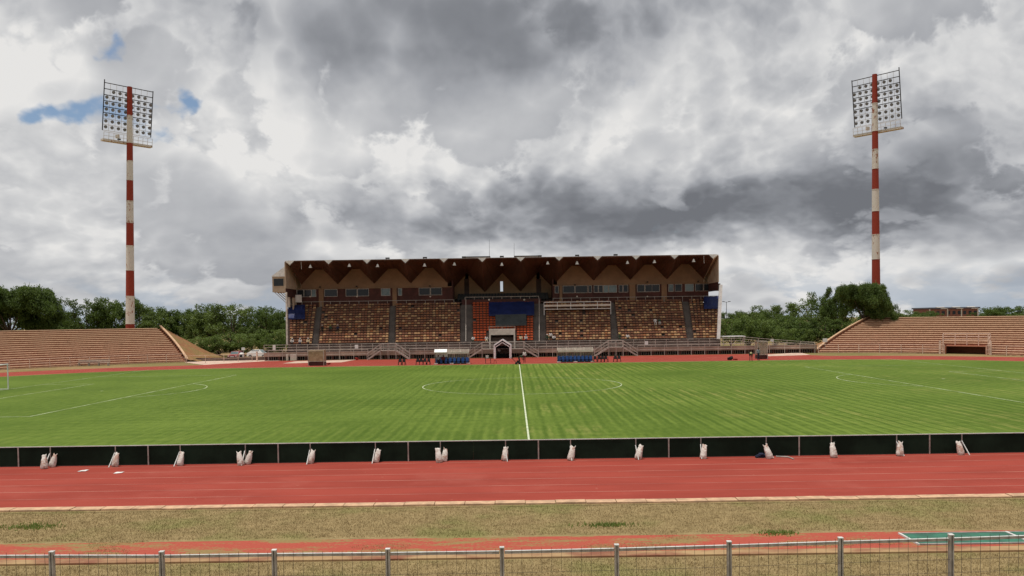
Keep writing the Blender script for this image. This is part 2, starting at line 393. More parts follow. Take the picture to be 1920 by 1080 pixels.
M_offwhite = mat('cream_paint', (0.52, 0.47, 0.40), 0.7, 0.12, 1.2)
M_rail = mat('railing_paint', (0.40, 0.35, 0.30), 0.6, 0.2, 2.0)
M_rail_pink = mat('railing_dusty', (0.62, 0.45, 0.36), 0.7, 0.2, 2.0)
M_tread = mat_terrace('terrace_tread', (0.30, 0.15, 0.09), (0.40, 0.21, 0.125), (0.34, 0.20, 0.11))
M_riser = mat_terrace('terrace_riser', (0.26, 0.090, 0.052), (0.36, 0.140, 0.080), (0.27, 0.15, 0.08))
M_bench = mat_terrace('bench_plank', (0.38, 0.215, 0.132), (0.52, 0.320, 0.205), (0.42, 0.29, 0.175))
M_red = mat_paint('mast_red', (0.255, 0.034, 0.016), (0.17, 0.045, 0.025), -0.02)
M_mwhite = mat_paint('mast_white', (0.60, 0.55, 0.48), (0.27, 0.10, 0.05), 0.10)
M_dark = mat('dark_steel', (0.035, 0.030, 0.028), 0.55, 0.2, 3.0)
M_lampbody = mat('lamp_body', (0.10, 0.10, 0.10), 0.5, 0.2, 3.0, metal=0.3)
M_lampglass = mat('lamp_glass', (0.20, 0.21, 0.22), 0.25, 0.2, 3.0)
M_roof = mat('roof_brown', (0.082, 0.038, 0.022), 0.8, 0.25, 0.5, stretch=(1, 0.3, 1))
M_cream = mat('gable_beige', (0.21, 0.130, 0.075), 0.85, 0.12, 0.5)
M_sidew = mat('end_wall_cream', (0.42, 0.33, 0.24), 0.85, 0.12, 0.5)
M_brick = mat('brown_brick', (0.068, 0.028, 0.023), 0.85, 0.25, 1.0)
M_conc = mat('stand_concrete', (0.12, 0.085, 0.07), 0.9, 0.22, 0.6, bump=0.01)
M_aisle = mat('aisle_concrete', (0.10, 0.085, 0.075), 0.9, 0.15, 0.8)
M_fascia = mat('promenade_fascia', (0.27, 0.185, 0.145), 0.9, 0.28, 0.45, stretch=(1, 1, 0.25))
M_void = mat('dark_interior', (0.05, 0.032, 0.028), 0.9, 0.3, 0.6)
M_glass = mat('dark_window', (0.02, 0.024, 0.028), 0.12, 0.3, 0.4)
M_pane = mat('pale_window', (0.13, 0.18, 0.19), 0.15, 0.3, 0.5)
M_blue = mat('blue_tarpaulin', (0.008, 0.015, 0.07), 0.6, 0.2, 1.0)
M_blueseat = mat('blue_plastic', (0.025, 0.085, 0.27), 0.45, 0.15, 2.0)
M_grey = mat('grey_tarpaulin', (0.045, 0.05, 0.05), 0.7, 0.15, 1.0)
M_black = mat('black_plastic', (0.010, 0.009, 0.009), 0.5, 0.2, 2.0)
M_seatA = mat('seat_brown', (0.195, 0.082, 0.043), 0.6, 0.25, 0.8)
M_seatB = mat('seat_tan', (0.38, 0.225, 0.11), 0.6, 0.22, 0.8)
M_seatC = mat('seat_rust', (0.26, 0.105, 0.042), 0.6, 0.2, 0.8)
M_orange = mat('seat_orange', (0.36, 0.060, 0.012), 0.55, 0.14, 0.8)
M_perspex = mat_glass('clear_perspex', (0.78, 0.76, 0.70), 0.30, 0.2, (0.62, 0.54, 0.45))
M_tan = mat_glass('tan_perspex', (0.75, 0.62, 0.45), 0.62, 0.4, (0.48, 0.35, 0.22))
M_skin = mat('skin', (0.10, 0.050, 0.032), 0.6, 0.1, 3.0)
M_bark = mat('tree_bark', (0.075, 0.055, 0.040), 0.9, 0.3, 3.0, bump=0.03)
M_leafD = mat_leaf('leaf_dark', (0.030, 0.052, 0.010), (0.100, 0.146, 0.031))
M_leafM = mat_leaf('leaf_mid', (0.044, 0.068, 0.014), (0.125, 0.170, 0.042))
M_leafL = mat_leaf('leaf_light', (0.060, 0.090, 0.018), (0.135, 0.185, 0.045))
M_tyre = mat('tyre_rubber', (0.012, 0.012, 0.012), 0.85, 0.2, 3.0)

# ------------------------------------------------------------------ ground, pitch, track
TCX, TCY, TA, TR = 0.7, 72.8, 37.0, 36.2           # track centre, half straight, inner radius
LANE, NL = 1.22, 8
TO = TR + LANE * NL
def oval(r, n=40, z=0.0):
    p = []
    for i in range(n + 1):
        t = math.pi / 2 - math.pi * i / n; p.append((TCX + TA + r * math.cos(t), TCY + r * math.sin(t), z))
    for i in range(n + 1):
        t = -math.pi / 2 - math.pi * i / n; p.append((TCX - TA + r * math.cos(t), TCY + r * math.sin(t), z))
    return p
def ring(mb, r0, r1, z):
    A = oval(r0, 40, z); B = oval(r1, 40, z); return mb.strip(B + B[:1], A + A[:1])
def sheet(name, pts, z, m_, parent=None):
    return MB().face([(p[0], p[1], z) for p in pts]).build(name, m_, parent)
def structure(o): o['kind'] = 'structure'; return o

g = MB(); n = 48
for i in range(n):
    for j in range(n):
        def q(a): t = (a / n - 0.5) * 2; return 1500 * t * abs(t) ** 1.2
        g.face([(q(i), 80 + q(j), -0.03), (q(i + 1), 80 + q(j), -0.03), (q(i + 1), 80 + q(j + 1), -0.03), (q(i), 80 + q(j + 1), -0.03)])
structure(g.build('ground', M_ground))
structure(sheet('grass_verge', [(-60, 12), (62, 12), (62, TCY - TO - 0.9), (-60, TCY - TO - 0.9)], -0.012, M_verge))
pitch = structure(MB().face(oval(TR)).build('infield_grass', M_pitch))
track = structure(ring(MB(), TR, TO + 0.12, 0.0).build('running_track', M_track))
structure(sheet('red_apron', [(-47, 117.4), (-39.6, 127.6), (41, 127.6), (47, 117.4)], -0.004, M_track))
# near margin strip of the track between lane edge and kerb
for k in range(NL + 1):
    r = TR + 0.06 + k * LANE
    ring(MB(), r, r + 0.05, 0.004).build('lane_line', M_lane, track)
MB().strip([(23, 33.4, 0.005), (27, 30.6, 0.005), (34, 27.1, 0.005)], [(23.06, 33.4, 0.005), (27.08, 30.6, 0.005), (34.1, 27.1, 0.005)]).build('stagger_line', M_lane, track)
# inner edge of bare earth between turf and track
ring(MB(), TR - 0.55, TR - 0.02, 0.004).build('turf_edge', M_strip, pitch)

PCX, PCY, PL, PW = 0.68, 74.0, 100.0, 67.4
LW = 0.10
def pline(name, a, b):
    a = Vector((PCX + a[0], PCY + a[1], 0.006)); b = Vector((PCX + b[0], PCY + b[1], 0.006)); d = (b - a).normalized() * LW / 2; nn = Vector((-d.y, d.x, 0))
    k = max(1, int((b - a).length / 4)); P = [a + (b - a) * (i / k) for i in range(k + 1)]
    return MB().strip([p + nn for p in P], [p - nn for p in P]).build(name, M_line2 if name == 'halfway_line' else M_line, pitch)
def parc(name, cx, cy, r, t0, t1, n=40):
    A = []; B = []
    for i in range(n + 1):
        t = t0 + (t1 - t0) * i / n
        for L_, q in ((A, r + LW / 2), (B, r - LW / 2)): L_.append((PCX + cx + q * math.cos(t), PCY + cy + q * math.sin(t), 0.0085))
    return MB().strip(A, B).build(name, M_line, pitch)
hl, hw = PL / 2, PW / 2
pline('halfway_line', (0, -hw), (0, hw)); parc('centre_circle', 0, 0, 9.15, 0, 2 * math.pi, 72)
pline('touch_line', (-hl, hw), (hl, hw)); pline('touch_line', (-hl, -hw), (hl, -hw))
for s in (-1, 1):
    pline('goal_line', (s * hl, -hw), (s * hl, hw))
    x = s * (hl - 16.5)
    pline('penalty_line', (x, -20.16), (x, 20.16))
    for q in (-1, 1):
        pline('penalty_line', (x, q * 20.16), (s * hl, q * 20.16))
        pline('goal_area_line', (s * (hl - 5.5), q * 9.16), (s * hl, q * 9.16))
    pline('goal_area_line', (s * (hl - 5.5), -9.16), (s * (hl - 5.5), 9.16))
    a = math.acos(5.5 / 9.15); c0 = math.pi if s > 0 else 0
    parc('penalty_arc', s * (hl - 11), 0, 9.15, c0 - a, c0 + a, 20)
    dot = MB(); dot.face([(PCX + s * (hl - 11) + 0.16 * math.cos(t * 0.5236), PCY + 0.16 * math.sin(t * 0.5236), 0.0085) for t in range(12)]); dot.build('penalty_spot', M_line, pitch)

# kerb of pale slabs along the near edge of the track
kerb = structure(MB().box(-40, 40, TCY - TO - 0.88, TCY - TO - 0.14, -0.10, -0.006).build('kerb', M_verge))
sm = [MB().box(0.008, 0.985, 0, 0.40 + 0.01 * k, -0.05, 0.055).mesh('kerb_slab', M_slab) for k in range(3)]
for i in range(46):
    o = link('kerb_slab', sm[i % 3], kerb); o.location = (-22.7 + i * 1.0, TCY - TO - 0.70 + rng.uniform(-0.02, 0.02), rng.uniform(-0.012, 0.008)); o.rotation_euler = (0, 0, rng.uniform(-0.012, 0.012))
# worn red runway
runway = structure(sheet('long_jump_runway', [(-40, 20.72), (40, 20.72), (40, 22.25), (-40, 22.25)], 0.002, M_runway))
M_edge_red = mat('runway_edging', (0.30, 0.115, 0.065), 0.9, 0.3, 1.0, c2=(0.36, 0.24, 0.12), stretch=(0.6, 1, 1))
for a, b in ((20.25, 20.62),):
    MB().box(-40, 40, a, b, -0.05, 0.035).build('edging', M_edge_red, runway)

# dry grass, weeds
def blades(name, n, fx, hmin, hmax, w, m_, label, cat='grass'):
    v = []; f = []
    for i in range(n):
        x, y = fx(); h = rng.uniform(hmin, hmax); a = rng.uniform(0, 6.283); lean = rng.uniform(0.1, 0.9) * h; b = rng.uniform(0, 6.283)
        k = len(v); dx, dy = math.cos(a) * w / 2, math.sin(a) * w / 2
        v += [(x - dx, y - dy, -0.012), (x + dx, y + dy, -0.012), (x + lean * math.cos(b), y + lean * math.sin(b), h)]; f.append((k, k + 1, k + 2))
    me = bpy.data.meshes.new(name); me.from_pydata(v, [], f); me.materials.append(m_)
    return tag(link(name, me), label, cat, kind='stuff')
def fverge():
    while True:
        y = rng.uniform(17.9, 26.05); x = rng.uniform(-1, 1) * (y * 0.66 + 1)
        if 20.15 < y < 22.45:
            d = mnoise.noise(Vector((x * 0.4, y * 1.3, 3.0)))
            if d < 0.22 or (x > 10.3 and 20.9 < y < 22.1): continue
        return x, y
blades('dry_grass', 130000, fverge, 0.012, 0.05, 0.013, M_blade, 'short dry straw coloured grass on the near verge')
WEEDS = [(52, 988, 0.75, 0.35, 'bright green weed patch on dry verge near the left edge of the photo'), (1132, 985, 0.7, 0.22, 'bright green weed patch on dry verge right of the middle'), (1455, 1000, 0.5, 0.25, 'dark green weed patch where dry verge meets the red runway')]
for px, py, rx, ry, lab in WEEDS:
    c = ground(px, py)
    def fw():
        while True:
            a, b = rng.gauss(0, 0.5) + 0.5 * math.sin(rng.random() * 9), rng.gauss(0, 0.45) + 0.4 * math.sin(rng.random() * 7)
            if a * a + b * b < 2.5: return c.x + a * rx, c.y + b * ry
    blades('weed_patch', 280, fw, 0.02, 0.10, 0.045, M_weed, lab, 'weeds')

# pale paving by the grandstand
structure(sheet('paved_yard', [ground(q, w).to_tuple()[:2] for q, w in ((385, 684.5), (470, 681), (545, 674.5), (500, 668.5), (430, 672), (330, 677))], -0.008, M_paving))
structure(sheet('concrete_pad', [ground(q, w).to_tuple()[:2] for q, w in ((530, 681.5), (640, 679.3), (668, 674.5), (556, 677.2))], 0.004, M_paving))
structure(sheet('concrete_pad', [ground(q, w).to_tuple()[:2] for q, w in ((1436, 668), (1520, 665.5), (1500, 661), (1440, 664.5))], 0.004, M_paving))

# ------------------------------------------------------------------ terraces
NR, TD, TH = 18, 0.80, 0.30
class Bowl:
    def __init__(s, side):
        s.side = side
        s.c = Vector((TCX + side * TA, TCY))
    def r(s, th):
        d = math.degrees(th)
        if s.side < 0: return 58.4 - max(0, min(24.4, d - 17.6)) * (3.4 / 24.4)
        return 57.0 - max(0, min(20, d - 20)) * (6.2 / 20)
    def p(s, th, off, z):
        q = s.r(th) + off
        return Vector((s.c.x + s.side * q * math.sin(th), s.c.y + q * math.cos(th), z))
    def end(s, i):
        if s.side < 0: return R(16.6 + 4.5 * i / NR)
        return R(11.2 + 9.2 * i / NR)
def terrace(side, label):
    B = Bowl(side); T = thing('terrace', label, 'terrace', B.p(R(40), 5, 0))
    t1 = R(72)
    cut = (R(29.6), R(35.6)) if side > 0 else None
    def arcs(i):
        e = B.end(i)
        if cut and i < 4: return [(e, cut[0]), (cut[1], t1)]
        return [(e, t1)]
    def loft(mb, t0, ta, prof):
        k = max(2, int(math.degrees(ta - t0) / 2.2))
        rows = [[B.p(t0 + (ta - t0) * j / k, o, z) for o, z in prof] for j in range(k + 1)]
        if side > 0: rows = rows[::-1]
        mb.rings(rows)
    for i in range(NR):
        o0 = i * TD; z1 = 0.22 + i * TH
        st = MB(); be = MB()
        for a, b in arcs(i):
            st.cur = 0
            loft(st, a, b, [(o0, z1 - TH - 0.02), (o0 + TD + 0.02, z1 - TH - 0.02), (o0 + TD + 0.02, z1), (o0, z1)])
            loft(be, a + 0.006, b - 0.003, [(o0 - 0.05, z1 + 0.055), (o0 + 0.34, z1 + 0.055), (o0 + 0.34, z1 + 0.155), (o0 + 0.02, z1 + 0.155)])
            # plank feet
            nb = int((b - a) * (B.r(a) + o0) / 1.6)
            for j in range(nb):
                t = a + (b - a) * (j + 0.5) / nb; c = B.p(t, o0 + 0.18, z1 + 0.028); be.cbox(c, 0.14, 0.24, 0.056, -side * t)
        s_ = st.build('step', M_riser, T); s_.data.materials.clear(); s_.data.materials.append(M_riser)
        be.build('bench', M_bench, T)
        tr = MB()
        for a, b in arcs(i):
            k = 24; A = [B.p(a + (b - a) * j / k, o0 + 0.02, z1 + 0.004) for j in range(k + 1)]; C = [B.p(a + (b - a) * j / k, o0 + TD, z1 + 0.004) for j in range(k + 1)]
            tr.strip(A, C) if side < 0 else tr.strip(C, A)
        tr.build('tread', M_tread, T)
    if cut:     # the dark way out under the seats
        w = MB()
        for t in cut:
            d = 0.004 if t == cut[0] else -0.004
            w.hexa([B.p(t - d * 0, 0, -0.02), B.p(t + d, 0, -0.02), B.p(t + d, 4.4, -0.02), B.p(t, 4.4, -0.02), B.p(t, 0, 1.16), B.p(t + d, 0, 1.16), B.p(t + d, 4.4, 1.16), B.p(t, 4.4, 1.16)])
        loft(w, cut[0], cut[1], [(4.2, -0.02), (4.5, -0.02), (4.5, 1.14), (4.2, 1.14)])
        loft(w, cut[0], cut[1], [(0.9, 1.08), (4.2, 1.08), (4.2, 1.16), (0.9, 1.16)])
        w.build('exit_wall', M_riser, T)
    # pale coping and stringer down the open end
    cp = MB()
    pts = [B.p(B.end(i) - 0.004, i * TD, 0.22 + i * TH + 0.26) for i in range(NR + 1)]
    for a, b in zip(pts, pts[1:]): cp.bar(a, b, 0.34, 0.14)
    cp.build('coping', M_slab, T)
    wl = MB()
    lo = [Vector((p.x, p.y, -0.03)) for p in pts]; hi = [p - Vector((0, 0, 0.07)) for p in pts]
    wl.strip(lo, hi); wl.build('end_wall', M_riser, T)
    # kerb strip along the foot
    kb = MB(); loft(kb, B.end(0), t1, [(-0.75, -0.03), (-0.45, -0.03), (-0.45, 0.12), (-0.75, 0.12)]) if not cut else [loft(kb, a, b, [(-0.75, -0.03), (-0.45, -0.03), (-0.45, 0.12), (-0.75, 0.12)]) for a, b in ((B.end(0), cut[0]), (cut[1], t1))]
    kb.build('foot_kerb', M_slab, T)
    # earth bank behind and at the end
    bank = MB(); ths = [B.end(NR) + (R(80) - B.end(NR)) * j / 30 for j in range(31)]
    prof = [(NR * TD - 0.02, 5.45), (NR * TD + 2.6, 5.40), (NR * TD + 8, 3.2), (NR * TD + 15, -0.05)]
    L_ = [[B.p(t, o, z + (0 if z > 5.3 or z < 0 else mnoise.noise(Vector((t * 9, o, 1))) * 0.5)) for t in ths] for o, z in prof]
    for a, b in zip(L_, L_[1:]): bank.strip(a, b)
    # the end slope: from the coping down to the yard
    def endpt(i, k):
        a = pts[i]; t = B.end(i); tang = Vector((-side * math.cos(t) if side > 0 else math.cos(t), math.sin(t), 0))
        tang = Vector((-side * math.cos(t), math.sin(t), 0)).normalized()
        run = 1.2 + (a.z) * 1.55; f = k / 5
        bump = mnoise.noise(Vector((i * 0.5, k * 0.9, side * 3.0))) * 0.28 * (1 if 0 < k < 5 else 0)
        z = (a.z - 0.12) * (1 - f) ** 1.15 - 0.05 * f
        return a + tang * (0.05 + run * f) + Vector((0, 0, z - a.z + bump))
    E_ = [[endpt(i, k) for i in range(NR + 1)] for k in range(6)]
    for a, b in zip(E_, E_[1:]): bank.strip(a, b)
    top = [endpt(NR, k) for k in range(6)]
    outer = [B.p(B.end(NR), o, z) for o, z in ((NR * TD - 0.02, 5.45), (NR * TD + 2.6, 5.40), (NR * TD + 8, 3.2), (NR * TD + 15, -0.05))]
    # back corner of the bank
    cx = outer
    for k in range(5):
        a0, a1 = top[k], top[k + 1]
        f0, f1 = k / 5, (k + 1) / 5
        def o2(p, f): return Vector((p.x, p.y, 0)) + (outer[3] - outer[0]).xyz * 0.9 + Vector((0, 0, -outer[3].z + outer[0].z)) * 0 + Vector((0, 0, -0.05 - (outer[3] - outer[0]).z * 0.9 * 0))
        def low(p): q = p + Vector(((outer[3].x - outer[0].x), (outer[3].y - outer[0].y), 0)); return Vector((q.x, q.y, -0.06))
        def mid(p): q = p + Vector(((outer[1].x - outer[0].x), (outer[1].y - outer[0].y), 0)); return Vector((q.x, q.y, p.z - 0.04))
        bank.strip([a0, a1], [mid(a0), mid(a1)]); bank.strip([mid(a0), mid(a1)], [low(a0), low(a1)])
    bk = bank.build('earth_bank', M_earth, T, smooth=True)
    # front railing, a thing of its own
    F = thing('railing', ('dusty pink railing along the foot of the left terrace' if side < 0 else 'dusty pink railing along the foot of the right terrace'), 'railing', B.p(R(30), -1.1, 0))
    segs = [(B.end(0), R(52))] if not cut else [(B.end(0), cut[0]), (cut[1], R(50))]
    for a, b in segs:
        n_ = int((b - a) * 56 / 2.6); P = [B.p(a + (b - a) * j / n_, -1.0, 0) for j in range(n_ + 1)]
        for p in P: MB().cbox(p + Vector((0, 0, 0.68)), 0.07, 0.07, 1.40, 0.3).build('post', M_rail_pink, F)
        for z in (1.34, 0.72):
            MB().poly([p + Vector((0, 0, z)) for p in P], 0.028, 5).build('rail', M_rail_pink, F)
    return B, T
BL, TL = terrace(-1, 'long stepped bench terrace curving round the left end of the field')
BRt, TRt = terrace(1, 'long stepped bench terrace on the right with dark exit at its foot')
# guard rail round the exit on the right terrace
G = thing('guard_rail', 'tall pink guard rail round the dark exit in right terrace', 'railing', BRt.p(R(32), 1.0, 0))
P1 = [BRt.p(R(29.4), -0.4, 0.1), BRt.p(R(29.4), 2.6, 1.2), BRt.p(R(35.8), 2.6, 1.2), BRt.p(R(35.8), -0.4, 0.1)]
tops = [BRt.p(R(29.4), -0.4, 2.9), BRt.p(R(29.4), 2.6, 2.95), BRt.p(R(35.8), 2.6, 2.95), BRt.p(R(35.8), -0.4, 2.9)]
P1 = P1[:2] + [BRt.p(R(q), 2.6, 1.2) for q in (31, 32.6, 34.2)] + P1[2:]; tops = tops[:2] + [BRt.p(R(q), 2.6, 2.95) for q in (31, 32.6, 34.2)] + tops[2:]
for a, b in zip(P1, tops): MB().bar(a, b, 0.09).build('post', M_rail_pink, G)
for f in (0.45, 0.75, 1.0):
    MB().poly([a + (b - a) * f for a, b in zip(P1, tops)], 0.04, 5).build('rail', M_rail_pink, G)
for q in (29.0, 36.2):
    a = BRt.p(R(q), -0.95, 0); b = BRt.p(R(q), -0.95, 2.0); MB().bar(a, b, 0.22, 0.22).build('gate_post', M_rail_pink, G)

# bench in front of the left terrace
S = thing('spectator_bench', 'low pale bench with slatted back standing before the left terrace', 'bench', ground(176, 686))
for dx in (-2.2, -0.75, 0.75, 2.2):
    MB().box(dx - 0.05, dx + 0.05, -0.2, 0.22, 0, 0.42).build('leg', M_rail, S, local=True)
MB().box(-2.4, 2.4, -0.24, 0.16, 0.42, 0.48).build('seat', M_rail, S, local=True)
for z in (0.62, 0.80):
    MB().box(-2.4, 2.4, 0.18, 0.215, z, z + 0.1).build('back_slat', M_rail, S, local=True)

# ------------------------------------------------------------------ floodlight masts
def mast(px, bands, base_py, Y, side, label, head):
    b = at(px[-1], base_py, Y); zb = 5.3
    T = thing('floodlight_mast', label, 'floodlight', (b.x, b.y, zb - 0.4))
    zs = [at(px[0], q, Y).z for q in bands]; ztop = zs[0]
    xt = at(px[0], bands[0], Y).x
    def cen(z): f = (z - zs[-1]) / (ztop - zs[-1]); return Vector((b.x + (xt - b.x) * f, b.y, z))
    def rad(z): f = (z - zs[-1]) / (ztop - zs[-1]); return 0.74 + (0.42 - 0.74) * f
    zs[-1] = zb - 0.4
    for i in range(len(zs) - 1):
        MB().tube(cen(zs[i + 1]), cen(zs[i]), rad(zs[i + 1]), rad(zs[i]), 20).build('mast_section', M_red if i % 2 == 0 else M_mwhite, T, smooth=False)
        if i < len(zs) - 2: MB().tube(cen(zs[i + 1] - 0.05), cen(zs[i + 1] + 0.05), rad(zs[i + 1]) + 0.04, None, 20).build('flange', M_mwhite, T)
    # head frame
    yaw = side * R(48)                       # the panel turns towards the pitch
    ax = Vector((math.cos(yaw), -math.sin(yaw) * 1.0, 0)) if side > 0 else Vector((math.cos(yaw), -math.sin(yaw), 0))
    nrm = Vector((ax.y, -ax.x, 0))
    if nrm.y > 0: nrm = -nrm
    zg0, zg1, zpl = head
    hw_ = 4.1; tilt = math.tan(R(7))
    def hp(u, z, d=0.0):
        c = cen(z); return c + ax * u - nrm * (0.62 - d) + nrm * (tilt * (z - (zg0 + zg1) / 2))
    NRW = 9
    zr = [zg1 + (zg0 - zg1) * k / (NRW - 1) for k in range(NRW)]
    for k, z in enumerate(zr):
        r = 0.055 if k < 6 else 0.028
        MB().bar(hp(-hw_, z), hp(hw_, z), r * 2, r * 2).build('cross_bar', M_dark if k < 6 else M_mwhite, T)
    for u in (-hw_, hw_): MB().bar(hp(u, zg0), hp(u, zg1 + (0.5 if u * side > 0 else 0.15)), 0.12).build('frame_upright', M_dark, T)
    fine = MB()
    for u in (-3.1, -2.07, -1.03, 1.03, 2.07, 3.1): fine.bar(hp(u, zg0), hp(u, zg1), 0.035)
    fine.build('ladder_bars', M_mwhite, T)
    lampm = None
    for k in range(1, 8):
        z = (zr[k] + zr[k + 1]) / 2 + 0.1
        for j in range(8):
            if k == 1 and j in (0, 7): continue
            u = -3.7 + j * 1.057; c = hp(u, z, 0.15); d = (nrm * 0.93 + Vector((0, 0, -0.36))).normalized()
            if lampm is None:
                mb = MB(); mb.tube(-d * 0.16, d * 0.14, 0.16, 0.29, 10); mb.tube(-d * 0.42, -d * 0.16, 0.11, 0.16, 8); mb.cur = 1; mb.tube(d * 0.141, d * 0.16, 0.265, 0.255, 10)
                lampm = mb.mesh('lamp', [M_lampbody, M_lampglass])
            o = link('lamp', lampm, T); o.location = c
    # service platform with railing
    pl = MB(); a, c = hp(-hw_ - 0.1, zpl, 0.2), hp(hw_ + 0.1, zpl, 0.2)
    pl.bar(a, c, 1.05, 0.34); pl.build('platform', M_mwhite, T)
    rl = MB()
    for j in range(11):
        u = -hw_ + j * hw_ / 5; rl.bar(hp(u, zpl, 0.75), hp(u, zpl + 1.25, 0.75), 0.05)
    for h in (0.65, 1.25): rl.bar(hp(-hw_, zpl + h, 0.75), hp(hw_, zpl + h, 0.75), 0.05)
    rl.build('platform_railing', M_mwhite, T)
    MB().cbox(hp(-1.7, zpl + 0.9, 0.3), 0.6, 0.3, 0.6, 0).build('switch_box', M_mwhite, T)
    MB().cbox(hp(1.6 * side, zpl + 0.35, 0.8), 0.5, 0.25, 0.22, 0).build('beacon', M_dark, T)
YL, YR = 139.5, 141.0
zl = lambda py: at(240, py, YL).z
mast((243, 244), [163, 217, 268, 302, 338, 377, 418, 461, 507, 555.5, 607, 621], 617, YL, -1, 'tall red and white banded floodlight mast behind the left terrace', (zl(249), zl(163.5), zl(267)))
zr_ = lambda py: at(1640, py, YR).z
mast((1640, 1643), [139.5, 194, 246, 280.5, 316.5, 355.5, 396, 440, 486, 534, 587, 600], 595, YR, 1, 'tall red and white banded floodlight mast beside trees at the right terrace', (zr_(229), zr_(142), zr_(246)))

# ------------------------------------------------------------------ grandstand
YF, YB, YV = 132.0, 138.7, 142.5          # roof front edge, suite wall, recessed middle wall
GS = thing('grandstand', 'large covered grandstand with brown folded roof and rows of tan seats', 'grandstand', (-1.5, 133, 0))
XV0 = at(544, 498, YF).x; PBAY = (at(1337, 488, YF).x - XV0) / 11
ZR0, ZV0 = 16.10, 15.45                    # ridge and valley at the front edge
def zridge(y): return ZR0 - 0.91 * (y - YF) / 6.7
def zvalley(y): return ZV0 - 2.84 * (y - YF) / 6.7
def hwid(y): return PBAY / 2 - (0.70 + (2.47 - 0.70) * (y - YF) / 6.7)      # half width of the flat ridge
def roofpts(i, y, dz=0.0):
    xl = XV0 + i * PBAY; xr = xl + PBAY; c = (xl + xr) / 2; h = hwid(y)
    return [Vector((xl, y, zvalley(y) + dz)), Vector((c - h, y, zridge(y) + dz)), Vector((c + h, y, zridge(y) + dz)), Vector((xr, y, zvalley(y) + dz))]
for i in range(11):
    mb = MB(); a0, a1 = roofpts(i, YF), roofpts(i, YV + 0.4); b0, b1 = roofpts(i, YF, 0.16), roofpts(i, YV + 0.4, 0.16)
    for k in range(3):
        mb.cur = 0; mb.hexa([a0[k], a0[k + 1], a1[k + 1], a1[k], b0[k], b0[k + 1], b1[k + 1], b1[k]])
    bay = mb.build('roof_bay', M_roof, GS)
    # seams of the sheeting under the flat and sloping faces
    for k in range(3):
        rb = MB()
        for f in ((0.33, 0.67) if k == 1 else (0.5,)):
            p = a0[k].lerp(a0[k + 1], f); q = a1[k].lerp(a1[k + 1], f); rb.bar(p - Vector((0, 0, 0.03)), q - Vector((0, 0, 0.03)), 0.08, 0.06)
        rb.build('soffit_rib', M_roof, bay)
x0e, x1e = XV0 - 0.85, XV0 + 11 * PBAY + 0.85
# white flashing that closes the notches behind the front edge
for i in range(12):
    x = XV0 + i * PBAY; y = YF + 0.10; zt = ZR0 + 0.20
    MB().hexa([(x - 0.06, y, ZV0 + 0.05), (x + 0.06, y, ZV0 + 0.05), (x + 0.06, y + 0.06, ZV0 + 0.05), (x - 0.06, y + 0.06, ZV0 + 0.05), (x - 0.74, y, zt), (x + 0.74, y, zt), (x + 0.74, y + 0.06, zt), (x - 0.74, y + 0.06, zt)]).build('notch_flashing', M_white, GS)
    if i < 11: MB().box(x + 0.72, x + PBAY - 0.72, YF + 0.08, YF + 0.2, ZR0 + 0.12, ZR0 + 0.20).build('ridge_flashing', M_white, GS)
for s, xe, xv in ((-1, x0e, XV0), (1, x1e, XV0 + 11 * PBAY)):
    e = MB()
    A = [Vector((xv, YF, ZV0)), Vector((xe, YF, ZR0 + 0.05)), Vector((xe, YV, zridge(YV))), Vector((xv, YV, zvalley(YV)))]
    if s > 0: A = A[::-1]
    e.hexa(A + [p + Vector((0, 0, 0.16)) for p in A]) if s < 0 else e.hexa(A + [p + Vector((0, 0, 0.16)) for p in A])
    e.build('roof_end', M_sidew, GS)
    w = MB(); zb = 11.75
    xa, xb = (xe - 0.12, xe) if s < 0 else (xe, xe + 0.12)
    w.hexa([(xa, YF + 0.1, zb), (xb, YF + 0.1, zb), (xb, YV, zb), (xa, YV, zb), (xa, YF + 0.1, ZR0), (xb, YF + 0.1, ZR0), (xb, YV, zridge(YV)), (xa, YV, zridge(YV))])
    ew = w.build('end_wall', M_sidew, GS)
    MB().box(xa, xb, YF + 0.4, YB + 0.25, 10.35, zb - 0.004).build('end_return', M_brick, GS)
    if s < 0: MB().box(xa, xb, YB - 2.2, YB + 0.25, 8.3, 10.346).build('end_return', M_sidew, GS)  # lower left piece added to keep a sun patch off the tarpaulin
    for k in range(8):
        y = YF + 0.5 + k * 0.8; MB().box(xe + (0.0 if s < 0 else -0.05), xe + (0.05 if s < 0 else 0.0), y, y + 0.07, zb + 0.02, zridge(y) - 0.1).build('cladding_rib', M_sidew, ew)
